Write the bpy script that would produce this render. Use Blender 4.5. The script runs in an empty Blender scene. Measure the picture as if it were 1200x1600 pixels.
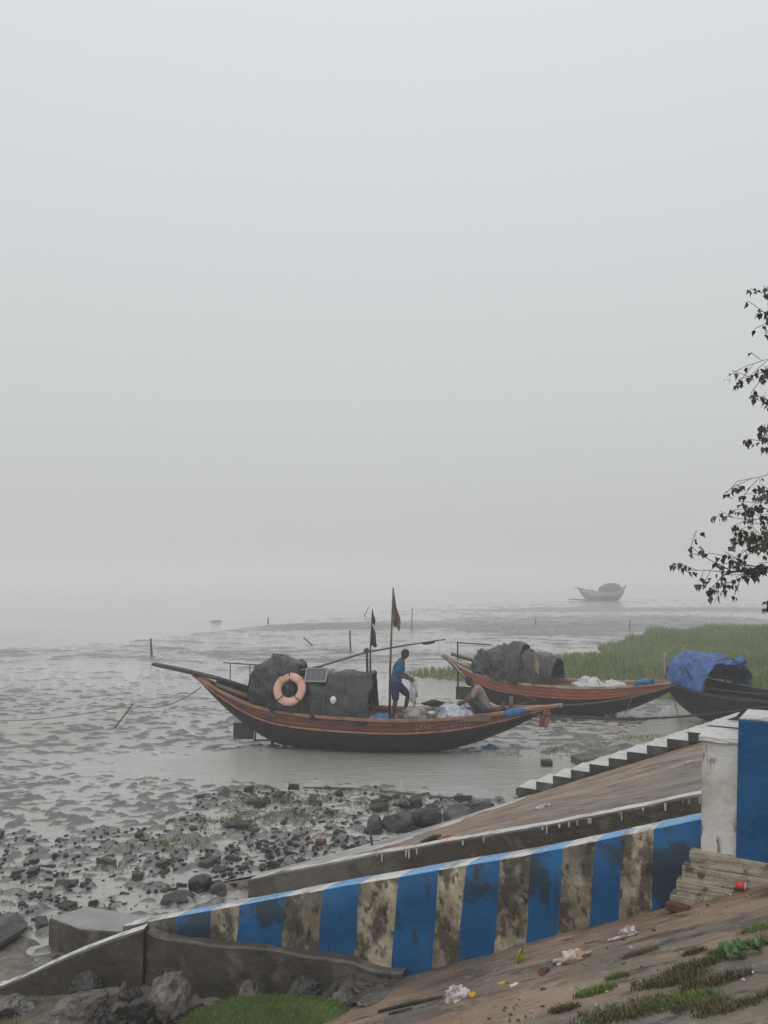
import bpy, bmesh, math, random
import numpy as np
from mathutils import Vector, Matrix
R = math.radians
rng = random.Random(7)
scene = bpy.context.scene
col = scene.collection

# ------------------------------------------------------------------ camera
cd = bpy.data.cameras.new('camera')
cam = bpy.data.objects.new('camera', cd)
col.objects.link(cam)
cam.location = (0, 0, 4.4)
cam.rotation_euler = (R(90 + 4.76), 0, 0)
cd.sensor_fit = 'VERTICAL'
cd.sensor_height = 36
cd.lens = 36 * 1250 / 1600
cd.clip_start = 0.05
cd.clip_end = 4000
scene.camera = cam

# ------------------------------------------------------------------ sky: an even overcast
SUN_EL, SUN_AZ = 58, 200
world = bpy.data.worlds.new('World')
scene.world = world
world.use_nodes = True
wn, wl = world.node_tree.nodes, world.node_tree.links
wn.clear()
wo = wn.new('ShaderNodeOutputWorld')
bg = wn.new('ShaderNodeBackground')
sky = wn.new('ShaderNodeTexSky')
sky.sky_type = 'NISHITA'
sky.sun_disc = False
sky.sun_elevation = R(SUN_EL)
sky.sun_rotation = R(SUN_AZ)
sky.dust_density = 6
sky.air_density = 1.0
hs = wn.new('ShaderNodeHueSaturation')
hs.inputs['Saturation'].default_value = 0.25
tc = wn.new('ShaderNodeTexCoord')
sp = wn.new('ShaderNodeSeparateXYZ')
cr = wn.new('ShaderNodeValToRGB')
cr.color_ramp.elements[0].position = 0.0
cr.color_ramp.elements[0].color = (0.60, 0.61, 0.605, 1)
cr.color_ramp.elements[1].position = 1.0
cr.color_ramp.elements[1].color = (1.0, 1.02, 1.05, 1)
e = cr.color_ramp.elements.new(0.56)
e.color = (0.80, 0.83, 0.85, 1)
sc_ = wn.new('ShaderNodeVectorMath')
sc_.operation = 'SCALE'
sc_.inputs['Scale'].default_value = 9.4
mx = wn.new('ShaderNodeMixRGB')
mx.inputs['Fac'].default_value = 0.93
wl.new(tc.outputs['Generated'], sp.inputs[0])
wl.new(sp.outputs['Z'], cr.inputs[0])
wl.new(cr.outputs[0], sc_.inputs[0])
wl.new(sky.outputs[0], hs.inputs['Color'])
wl.new(hs.outputs[0], mx.inputs[1])
wl.new(sc_.outputs[0], mx.inputs[2])
wl.new(mx.outputs[0], bg.inputs[0])
bg.inputs[1].default_value = 0.1
wl.new(bg.outputs[0], wo.inputs[0])

sd = bpy.data.lights.new('sun', 'SUN')
sd.energy = 0.65
sd.angle = R(50)
sd.color = (1, 0.98, 0.95)
sun = bpy.data.objects.new('sun', sd)
col.objects.link(sun)
az = R(SUN_AZ)
sdir = Vector((math.sin(az) * math.cos(R(SUN_EL)), math.cos(az) * math.cos(R(SUN_EL)), math.sin(R(SUN_EL))))
sun.rotation_euler = sdir.to_track_quat('Z', 'Y').to_euler()

scene.view_settings.view_transform = 'Standard'
scene.view_settings.look = 'None'
scene.view_settings.exposure = 0.0
scene.view_settings.gamma = 1
scene.render.engine = 'CYCLES'
scene.cycles.max_bounces = 6
scene.cycles.volume_bounces = 2
scene.cycles.transparent_max_bounces = 8

# ------------------------------------------------------------------ noise
def _h(i, j, k):
    n = (i * 374761393 + j * 668265263 + k * 2147483647 + 1274126177) & 0xFFFFFFFF
    n = ((n ^ (n >> 13)) * 1274126177) & 0xFFFFFFFF
    n = (n ^ (n >> 16)) & 0xFFFFFFFF
    return n / 4294967295.0
def vn(x, y, z=0.0):
    x, y, z = np.broadcast_arrays(np.asarray(x, float), np.asarray(y, float), np.asarray(z, float))
    xi, yi, zi = np.floor(x), np.floor(y), np.floor(z)
    fx, fy, fz = x - xi, y - yi, z - zi
    fx, fy, fz = (f * f * (3 - 2 * f) for f in (fx, fy, fz))
    xi, yi, zi = (a.astype(np.int64) for a in (xi, yi, zi))
    r = 0
    for dx in (0, 1):
        for dy in (0, 1):
            for dz in (0, 1):
                w = (fx if dx else 1 - fx) * (fy if dy else 1 - fy) * (fz if dz else 1 - fz)
                r = r + w * _h(xi + dx, yi + dy, zi + dz)
    return r * 2 - 1
def fbm(x, y, z=0.0, o=4, g=0.5):
    s, a, f = 0, 1.0, 1.0
    for i in range(o):
        s = s + a * vn(np.asarray(x) * f + 13.7 * i, np.asarray(y) * f + 7.1 * i, np.asarray(z) * f + 3.3 * i)
        a *= g
        f *= 2.03
    return s
def smooth(a, b, x):
    t = np.clip((np.asarray(x, float) - a) / (b - a), 0, 1)
    return t * t * (3 - 2 * t)

# ------------------------------------------------------------------ materials
MATS = {}
def pm(name, base, layers=(), rough=0.7, rlayer=None, bump=0.0, bscale=10, bstretch=(1, 1, 1), spec=0.5,
       ior=None, metallic=0.0, sub=None, bump2=None, rand=0.0, coat=0.0):
    """base colour plus layers (colour, scale, lo, hi, stretch, seed[, opacity]), each laid over by a noise mask"""
    m = bpy.data.materials.new(name)
    MATS[name] = m
    m.use_nodes = True
    n, l = m.node_tree.nodes, m.node_tree.links
    b = n['Principled BSDF']
    t = n.new('ShaderNodeTexCoord')
    def mapped(stretch, seed=0.0):
        mp = n.new('ShaderNodeMapping')
        mp.inputs['Scale'].default_value = stretch
        mp.inputs['Location'].default_value = (seed * 3.17, seed * 1.31, seed * 2.3)
        l.new(t.outputs['Object'], mp.inputs[0])
        return mp.outputs[0]
    def noise(vec, scale, det=6, ro=0.6):
        nn = n.new('ShaderNodeTexNoise')
        nn.inputs['Scale'].default_value = scale
        nn.inputs['Detail'].default_value = det
        nn.inputs['Roughness'].default_value = ro
        l.new(vec, nn.inputs['Vector'])
        return nn.outputs[0]
    def rng_(sock, lo, hi, a=0.0, c=1.0):
        mr = n.new('ShaderNodeMapRange')
        mr.inputs[1].default_value = lo
        mr.inputs[2].default_value = hi
        mr.inputs[3].default_value = a
        mr.inputs[4].default_value = c
        l.new(sock, mr.inputs[0])
        return mr.outputs[0]
    cur = None
    for L in layers:
        c, s, lo, hi, st, seed = L[:6]
        op = L[6] if len(L) > 6 else 1.0
        f = rng_(noise(mapped(st, seed), s), lo, hi, 0.0, op)
        mxn = n.new('ShaderNodeMixRGB')
        l.new(f, mxn.inputs[0])
        if cur is None:
            mxn.inputs[1].default_value = (*base, 1)
        else:
            l.new(cur, mxn.inputs[1])
        mxn.inputs[2].default_value = (*c, 1)
        cur = mxn.outputs[0]
    if rand:
        oi = n.new('ShaderNodeObjectInfo')
        hv = n.new('ShaderNodeHueSaturation')
        l.new(rng_(oi.outputs['Random'], 0, 1, 1 - rand, 1 + rand), hv.inputs['Value'])
        if cur is None:
            hv.inputs['Color'].default_value = (*base, 1)
        else:
            l.new(cur, hv.inputs['Color'])
        cur = hv.outputs[0]
    if cur is None:
        b.inputs['Base Color'].default_value = (*base, 1)
    else:
        l.new(cur, b.inputs['Base Color'])
    b.inputs['Roughness'].default_value = rough
    if rlayer:
        s, lo, hi, r0, r1 = rlayer[:5]
        st = rlayer[5] if len(rlayer) > 5 else (1, 1, 1)
        l.new(rng_(noise(mapped(st, 5.5), s), lo, hi, r0, r1), b.inputs['Roughness'])
    b.inputs['Specular IOR Level'].default_value = spec
    if ior:
        b.inputs['IOR'].default_value = ior
    b.inputs['Metallic'].default_value = metallic
    if coat:
        b.inputs['Coat Weight'].default_value = coat
        b.inputs['Coat Roughness'].default_value = 0.2
    if sub:
        b.inputs['Transmission Weight'].default_value = 0
    nrm = None
    for bb in ((bump, bscale, bstretch), bump2):
        if bb and bb[0]:
            bp = n.new('ShaderNodeBump')
            bp.inputs['Strength'].default_value = 1.0
            bp.inputs['Distance'].default_value = bb[0]
            l.new(noise(mapped(bb[2], 2.2), bb[1], 8, 0.65), bp.inputs['Height'])
            if nrm is not None:
                l.new(nrm, bp.inputs['Normal'])
            nrm = bp.outputs[0]
    if nrm is not None:
        l.new(nrm, b.inputs['Normal'])
    return m

I3 = (1, 1, 1)
pm('mud', (0.042, 0.038, 0.031), [((0.066, 0.06, 0.05), 0.3, .4, .6, I3, 1), ((0.06, 0.053, 0.044), 2.2, .54, .68, (1, 1.6, 1), 2, .7),
    ((0.07, 0.085, 0.035), 0.22, .60, .70, I3, 4, .45)], rlayer=(1.2, .35, .65, .12, .34), bump=0.014, bscale=12, bump2=(0.04, 3.2, (.8, 1.4, 1)), ior=2.1)
pm('water', (0.40, 0.39, 0.37), [((0.31, 0.29, 0.26), 0.12, .4, .6, I3, 1)], rough=0.06, bump=0.035, bscale=1.3,
   bstretch=(1, 2.0, 1), bump2=(0.035, 4.5, (.6, 1.6, 1)), ior=2.4)
pm('revetment', (0.225, 0.146, 0.092), [((0.32, 0.228, 0.158), 1.3, .44, .58, (.55, 1.6, 1), 1), ((0.075, 0.055, 0.04), 2.4, .52, .62, (.4, 1.7, 1), 2, .9),
    ((0.125, 0.118, 0.105), .7, .5, .62, (.3, 1, 1), 3, .8), ((0.04, 0.032, 0.024), 7, .57, .66, (.22, 1.6, 1), 4, .85), ((0.36, 0.31, 0.26), 20, .6, .67, (.5, 1.2, 1), 9, .7), ((0.05, 0.04, 0.03), 45, .6, .66, I3, 11, .6)],
   rlayer=(1.3, .4, .62, .34, .75, (.4, 1.4, 1)), bump=0.014, bscale=20, bstretch=(.4, 1.2, 1), bump2=(0.07, 1.8, (.45, 2.0, 1)))
pm('wet_sheen_slab', (0.22, 0.215, 0.205), [((0.13, 0.12, 0.105), 1.4, .45, .65, (.4, 1, 1), 3), ((0.3, 0.29, 0.28), 5, .56, .7, I3, 5, .6)], rlayer=(1.5, .4, .65, .14, .45), bump=0.008, bscale=14, ior=1.6)  # wet top of the foot block, sky sheen painted as a paler base
pm('wet_sheen_white', (0.52, 0.515, 0.50), [((0.34, 0.33, 0.31), 1.8, .48, .66, I3, 3), ((0.16, 0.15, 0.13), 7, .6, .7, I3, 5, .6)], rlayer=(1.5, .4, .65, .16, .42), bump=0.006, bscale=14, ior=1.6)  # wet treads and apron: reflected sky painted in as a whitish base
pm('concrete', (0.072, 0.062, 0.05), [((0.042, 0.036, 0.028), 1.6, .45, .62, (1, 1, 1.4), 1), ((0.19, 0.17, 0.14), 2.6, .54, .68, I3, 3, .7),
    ((0.03, 0.026, 0.02), 7, .58, .68, I3, 2, .75)], rlayer=(2, .4, .65, .28, .6), bump=0.012, bscale=16, bump2=(0.03, 3.5, I3), ior=1.5)
pm('kerb_cement', (0.15, 0.13, 0.105), [((0.075, 0.062, 0.047), .55, .45, .55, I3, 1.7), ((0.05, 0.042, 0.033), 2.2, .52, .64, I3, 3, .7), ((0.2, 0.18, 0.15), 5, .56, .68, I3, 6, .6)], rlayer=(2, .4, .65, .3, .6), bump=0.012, bscale=16, bump2=(0.03, 3.5, I3))
pm('white_paint_sheen', (0.58, 0.57, 0.545), [((0.2, 0.185, 0.16), 4, .5, .65, I3, 3), ((0.09, 0.08, 0.065), 11, .58, .68, I3, 4, .7)], rlayer=(3, .4, .65, .22, .5), bump=0.006, bscale=20, ior=1.55)  # white paint and drips; on wall tops the paleness also paints sky sheen
pm('blue_paint', (0.006, 0.078, 0.20), [((0.008, 0.105, 0.26), 2.2, .45, .62, I3, 1), ((0.022, 0.03, 0.034), 1.25, .53, .58, (1, 1, 1.2), 6.3, .85), ((0.035, 0.033, 0.028), 6, .59, .66, (1.6, 1, .5), 12.1, .85), ((0.05, 0.05, 0.045), 26, .66, .74, I3, 3, .7)],
   rlayer=(4, .4, .65, .4, .62), bump=0.004, bscale=34, bump2=(0.012, 6, I3), spec=.3)
pm('pillar_blue', (0.006, 0.070, 0.175), [((0.008, 0.09, 0.22), 2.2, .45, .62, I3, 1), ((0.05, 0.05, 0.045), 26, .66, .74, I3, 3, .6)], rlayer=(4, .4, .65, .4, .62), bump=0.005, bscale=30, bump2=(0.018, 5, I3), spec=.3)
pm('blue_sheen_top', (0.12, 0.30, 0.55), [((0.17, 0.38, 0.62), 3, .45, .62, I3, 1), ((0.03, 0.05, 0.07), 9, .6, .7, I3, 4, .7)], rlayer=(4, .4, .65, .2, .45), bump=0.004, bscale=30, ior=1.55)  # stripe tops: blue lightened to paint in the reflected sky
pm('peeled_white', (0.44, 0.38, 0.28), [((0.20, 0.16, 0.105), 2.6, .42, .56, I3, 1.2), ((0.085, 0.07, 0.048), .75, .48, .56, I3, 8.2, .7), ((0.05, 0.041, 0.028), 3.6, .48, .56, (1.2, 1, .8), 4.4, .88), ((0.30, 0.25, 0.18), 11, .56, .64, I3, 3, .55),
    ((0.02, 0.017, 0.013), 13, .55, .63, (1, 1, .6), 7, .85)], rough=0.72, bump=0.018, bscale=15, bump2=(0.03, 4.5, I3))
pm('post_white', (0.60, 0.585, 0.55), [((0.36, 0.33, 0.28), 3.2, .47, .63, I3, 1), ((0.08, 0.068, 0.05), 8, .60, .66, (1.4, 1, .45), 4, .8), ((0.55, 0.53, 0.5), 16, .58, .7, I3, 3, .5)], rlayer=(4, .4, .6, .4, .7), bump=0.008, bscale=22)
pm('plinth', (0.36, 0.31, 0.24), [((0.21, 0.175, 0.13), 3.2, .46, .62, I3, 1), ((0.06, 0.048, 0.036), 9, .53, .62, I3, 4, .85), ((0.42, 0.37, 0.29), 12, .56, .66, I3, 3, .7)], rough=.7, bump=0.02, bscale=16, bump2=(.04, 5, I3))
pm('rock', (0.034, 0.030, 0.026), [((0.07, 0.063, 0.055), 3.5, .5, .66, I3, 1), ((0.03, 0.026, 0.022), 7, .5, .64, I3, 2, .85), ((0.06, 0.075, 0.03), 2.6, .62, .72, I3, 8, .5)],
   rlayer=(5, .4, .65, .22, .5), bump=0.03, bscale=9, rand=.55)
pm('pale_rock', (0.10, 0.09, 0.077), [((0.17, 0.155, 0.135), 3.5, .48, .62, I3, 1), ((0.05, 0.042, 0.034), 6, .52, .64, I3, 2, .85)], rlayer=(5, .4, .65, .4, .7), bump=0.03, bscale=10, rand=.2)
pm('dirt', (0.11, 0.09, 0.068), [((0.19, 0.165, 0.135), 1.6, .5, .64, I3, 1), ((0.05, 0.04, 0.03), 5, .5, .62, I3, 2, .8), ((0.28, 0.26, 0.23), 20, .6, .7, I3, 5, .7)], rlayer=(1.5, .4, .62, .22, .65), bump=0.02, bscale=14)
pm('moss', (0.06, 0.10, 0.02), [((0.09, 0.135, 0.03), 2.5, .45, .62, I3, 1), ((0.03, 0.04, 0.014), 8, .55, .66, I3, 3, .7)], rough=.85, bump=0.03, bscale=40)
pm('marsh_soil', (0.08, 0.11, 0.035), [((0.11, 0.14, 0.05), .6, .45, .6, I3, 1)], rough=.8, bump=0.02, bscale=8)
pm('marsh_grass', (0.15, 0.20, 0.06), [((0.20, 0.245, 0.085), .16, .44, .58, I3, 1), ((0.11, 0.11, 0.045), .35, .55, .68, I3, 6, .7), ((0.09, 0.13, 0.04), 1.2, .5, .64, I3, 3, .7)], rough=.6)
pm('short_grass', (0.095, 0.145, 0.026), [((0.15, 0.20, 0.04), 3, .45, .6, I3, 1), ((0.11, 0.11, 0.04), 7, .58, .68, I3, 3, .6)], rough=.6)
pm('dull_grass', (0.075, 0.085, 0.028), [((0.13, 0.105, 0.05), 3, .45, .6, I3, 1), ((0.03, 0.045, 0.012), 8, .5, .62, I3, 3, .7)], rough=.65)
pm('weed_leaf', (0.045, 0.11, 0.018), [((0.075, 0.15, 0.028), 12, .45, .6, I3, 1)], rough=.45)
pm('bark', (0.035, 0.028, 0.022), [((0.06, 0.05, 0.04), 14, .45, .6, I3, 1)], rough=.8, bump=.006, bscale=40)
pm('leaf', (0.022, 0.026, 0.009), [((0.04, 0.042, 0.014), 4, .45, .6, I3, 1)], rough=.45)
pm('hull_tar', (0.014, 0.0135, 0.013), [((0.03, 0.028, 0.026), 2.2, .48, .66, (.4, 1, 1.5), 1), ((0.055, 0.048, 0.04), 5, .58, .72, (.35, 1, 2), 3, .6)], rlayer=(3, .4, .65, .42, .75), bump=.008, bscale=10, bstretch=(.3, 1, 3), spec=.25)
pm('red_paint', (0.165, 0.046, 0.030), [((0.10, 0.034, 0.025), 2, .45, .62, (.5, 1, 1.6), 1), ((0.25, 0.10, 0.066), 5, .55, .68, (.4, 1, 2), 3, .7), ((0.04, 0.026, 0.022), 6, .54, .64, (.5, 1, 1.5), 5, .85)], rlayer=(3, .4, .65, .4, .7), bump=.005, bscale=14, bstretch=(.3, 1, 3))
pm('orange_paint', (0.36, 0.095, 0.05), [((0.25, 0.07, 0.04), 2, .45, .62, (.5, 1, 1.6), 1), ((0.42, 0.2, 0.13), 6, .57, .68, (.4, 1, 2), 3, .7), ((0.07, 0.04, 0.03), 9, .6, .7, (.5, 1, 1.5), 5, .7)], rough=.55, bump=.005, bscale=14)
pm('pale_orange', (0.34, 0.17, 0.105), [((0.22, 0.09, 0.06), 4, .45, .62, I3, 1), ((0.08, 0.05, 0.04), 9, .58, .7, I3, 4, .7)], rough=.6)
pm('pale_wood', (0.40, 0.34, 0.28), [((0.22, 0.17, 0.13), 4, .45, .62, (.3, 1, 1), 1), ((0.09, 0.07, 0.055), 9, .58, .7, (.3, 1, 1), 4, .7)], rough=.65)
pm('old_wood', (0.12, 0.095, 0.072), [((0.07, 0.055, 0.042), 4, .45, .62, (.3, 1, 1), 1), ((0.19, 0.155, 0.12), 8, .56, .68, (.3, 1, 1), 4, .6)], rough=.7, bump=.006, bscale=18, bstretch=(.2, 1, 1))
pm('dark_wood', (0.03, 0.026, 0.023), [((0.055, 0.048, 0.042), 4, .48, .64, (.3, 1, 1), 1)], rough=.6, bump=.004, bscale=18)
pm('tarp', (0.019, 0.021, 0.022), [((0.038, 0.041, 0.041), 1.6, .45, .62, I3, 1), ((0.011, 0.012, 0.012), 4, .5, .64, I3, 2, .8), ((0.075, 0.077, 0.075), 9, .6, .72, (1, 1, .5), 4, .5)], rlayer=(3, .4, .65, .26, .5), bump=.03, bscale=5, bump2=(.012, 16, I3), spec=.4)
pm('grey_tarp', (0.028, 0.028, 0.031), [((0.05, 0.05, 0.054), 1.6, .45, .62, I3, 1), ((0.026, 0.026, 0.028), 4, .5, .64, I3, 2, .8)], rlayer=(3, .4, .65, .26, .5), bump=.03, bscale=5, bump2=(.012, 16, I3), spec=.4)
pm('blue_tarp', (0.014, 0.070, 0.235), [((0.024, 0.11, 0.34), 2.4, .45, .62, I3, 1), ((0.012, 0.03, 0.12), 5, .54, .66, I3, 2, .8), ((0.16, 0.22, 0.4), 11, .62, .7, I3, 4, .5)], rlayer=(3, .4, .65, .35, .6), bump=.025, bscale=6, bump2=(.008, 18, I3))
pm('buoy', (0.62, 0.36, 0.27), [((0.50, 0.27, 0.20), 4, .45, .62, I3, 1), ((0.2, 0.11, 0.08), 12, .62, .72, I3, 3, .7)], rough=.55, bump=.003, bscale=20)
pm('panel_cell', (0.03, 0.035, 0.045), rough=.22)
pm('alu', (0.22, 0.23, 0.23), rough=.5)
pm('white_plastic', (0.66, 0.66, 0.64), [((0.45, 0.43, 0.4), 6, .5, .65, I3, 1)], rough=.4)
pm('bamboo', (0.095, 0.078, 0.055), [((0.055, 0.045, 0.035), 6, .45, .62, (.2, 1, 1), 1)], rough=.55)
pm('steel', (0.03, 0.028, 0.027), [((0.06, 0.04, 0.03), 8, .5, .65, I3, 1)], rough=.5, metallic=.4)
pm('flag_orange', (0.22, 0.085, 0.05), [((0.09, 0.05, 0.036), 7, .46, .62, I3, 1)], rough=.8)
pm('flag_dark', (0.05, 0.032, 0.028), [((0.11, 0.05, 0.035), 6, .5, .64, I3, 1)], rough=.8)
pm('flag_pale', (0.45, 0.30, 0.2), [((0.25, 0.3, 0.2), 7, .5, .62, I3, 1)], rough=.8)
pm('rope', (0.10, 0.088, 0.07), rough=.8)
pm('dark_rope', (0.035, 0.032, 0.03), rough=.8)
pm('net_white', (0.58, 0.58, 0.57), [((0.36, 0.36, 0.36), 9, .46, .62, I3, 1), ((0.7, 0.7, 0.7), 20, .55, .66, I3, 3, .8)], rough=.6, bump=.03, bscale=22)
pm('net_grey', (0.34, 0.315, 0.31), [((0.22, 0.20, 0.20), 9, .46, .62, I3, 1), ((0.46, 0.44, 0.43), 20, .55, .66, I3, 3, .8)], rough=.6, bump=.03, bscale=22)
pm('net_blue_white', (0.50, 0.53, 0.62), [((0.32, 0.35, 0.46), 9, .46, .62, I3, 1), ((0.66, 0.68, 0.72), 20, .55, .66, I3, 3, .8)], rough=.6, bump=.03, bscale=22)
pm('blue_plastic', (0.015, 0.10, 0.30), [((0.03, 0.2, 0.45), 8, .45, .62, I3, 1)], rough=.4, bump=.02, bscale=12)
pm('green_plastic', (0.02, 0.12, 0.07), rough=.4)
pm('black_rubber', (0.012, 0.012, 0.012), rough=.6)
pm('skin', (0.075, 0.042, 0.028), [((0.055, 0.03, 0.02), 12, .45, .6, I3, 1)], rough=.5)
pm('hair', (0.008, 0.007, 0.007), rough=.6)
pm('shirt_blue', (0.02, 0.115, 0.22), [((0.012, 0.075, 0.155), 9, .45, .62, I3, 1)], rough=.85, bump=.01, bscale=14)
pm('shorts_blue', (0.015, 0.027, 0.11), [((0.009, 0.017, 0.07), 9, .45, .62, I3, 1)], rough=.85, bump=.01, bscale=14)
pm('cloth_red', (0.36, 0.13, 0.10), [((0.2, 0.07, 0.055), 9, .45, .62, (1, 1, .3), 1)], rough=.85, bump=.01, bscale=14)
pm('cloth_dark', (0.05, 0.055, 0.07), [((0.03, 0.03, 0.04), 9, .45, .62, I3, 1)], rough=.85)
pm('litter_white', (0.52, 0.47, 0.46), [((0.35, 0.24, 0.24), 9, .5, .6, I3, 1), ((0.16, 0.13, 0.12), 16, .58, .66, I3, 2, .8)], rough=.6)
pm('litter_tan', (0.36, 0.25, 0.17), [((0.5, 0.46, 0.4), 12, .5, .56, I3, 1), ((0.42, 0.16, 0.05), 9, .56, .62, I3, 5, .8), ((0.08, 0.06, 0.05), 14, .58, .66, I3, 2, .8)], rough=.6)
pm('litter_yellow', (0.45, 0.45, 0.05), [((0.15, 0.30, 0.03), 16, .5, .54, I3, 1), ((0.6, 0.6, 0.5), 18, .57, .6, I3, 3)], rough=.4)
pm('litter_orange', (0.65, 0.35, 0.03), rough=.5)
pm('litter_red', (0.50, 0.05, 0.03), rough=.5)
pm('brick', (0.16, 0.06, 0.042), [((0.08, 0.035, 0.028), 8, .45, .62, I3, 1)], rough=.75, bump=.01, bscale=20)
# the mud carries a film of silty water where it lies low, and dries as it stands up
def wet_film():
    m = MATS['mud']
    n, l = m.node_tree.nodes, m.node_tree.links
    b = n['Principled BSDF']
    t = n.new('ShaderNodeTexCoord'); sx = n.new('ShaderNodeSeparateXYZ'); mr = n.new('ShaderNodeMapRange')
    l.new(t.outputs['Object'], sx.inputs[0]); l.new(sx.outputs['Z'], mr.inputs[0])
    mr.inputs[1].default_value = 0.0; mr.inputs[2].default_value = 0.030
    old = b.inputs['Base Color'].links[0].from_socket
    mc = n.new('ShaderNodeMixRGB'); mc.inputs[1].default_value = (0.33, 0.315, 0.29, 1)
    l.new(mr.outputs[0], mc.inputs[0]); l.new(old, mc.inputs[2]); l.new(mc.outputs[0], b.inputs['Base Color'])
    orr = b.inputs['Roughness'].links[0].from_socket
    mm = n.new('ShaderNodeMixRGB'); mm.inputs[1].default_value = (0.07, 0.07, 0.07, 1)
    l.new(mr.outputs[0], mm.inputs[0]); l.new(orr, mm.inputs[2]); l.new(mm.outputs[0], b.inputs['Roughness'])
wet_film()
# checked shirt
def check_mat():
    m = pm('shirt_check', (0.28, 0.2, 0.2))
    n, l = m.node_tree.nodes, m.node_tree.links
    t = n.new('ShaderNodeTexCoord')
    s = n.new('ShaderNodeSeparateXYZ')
    l.new(t.outputs['Object'], s.inputs[0])
    outs = []
    for ax, k in (('X', 130), ('Z', 130)):
        a = n.new('ShaderNodeMath'); a.operation = 'MULTIPLY'; a.inputs[1].default_value = k
        b = n.new('ShaderNodeMath'); b.operation = 'SINE'
        c = n.new('ShaderNodeMath'); c.operation = 'GREATER_THAN'; c.inputs[1].default_value = 0.45
        l.new(s.outputs[ax], a.inputs[0]); l.new(a.outputs[0], b.inputs[0]); l.new(b.outputs[0], c.inputs[0])
        outs.append(c.outputs[0])
    m1 = n.new('ShaderNodeMixRGB'); m1.inputs[1].default_value = (0.17, 0.13, 0.14, 1); m1.inputs[2].default_value = (0.27, 0.14, 0.14, 1)
    m2 = n.new('ShaderNodeMixRGB'); m2.inputs[2].default_value = (0.30, 0.25, 0.25, 1)
    l.new(outs[0], m1.inputs[0]); l.new(outs[1], m2.inputs[0]); l.new(m1.outputs[0], m2.inputs[1])
    l.new(m2.outputs[0], n['Principled BSDF'].inputs['Base Color'])
    n['Principled BSDF'].inputs['Roughness'].default_value = .85
check_mat()

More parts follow.
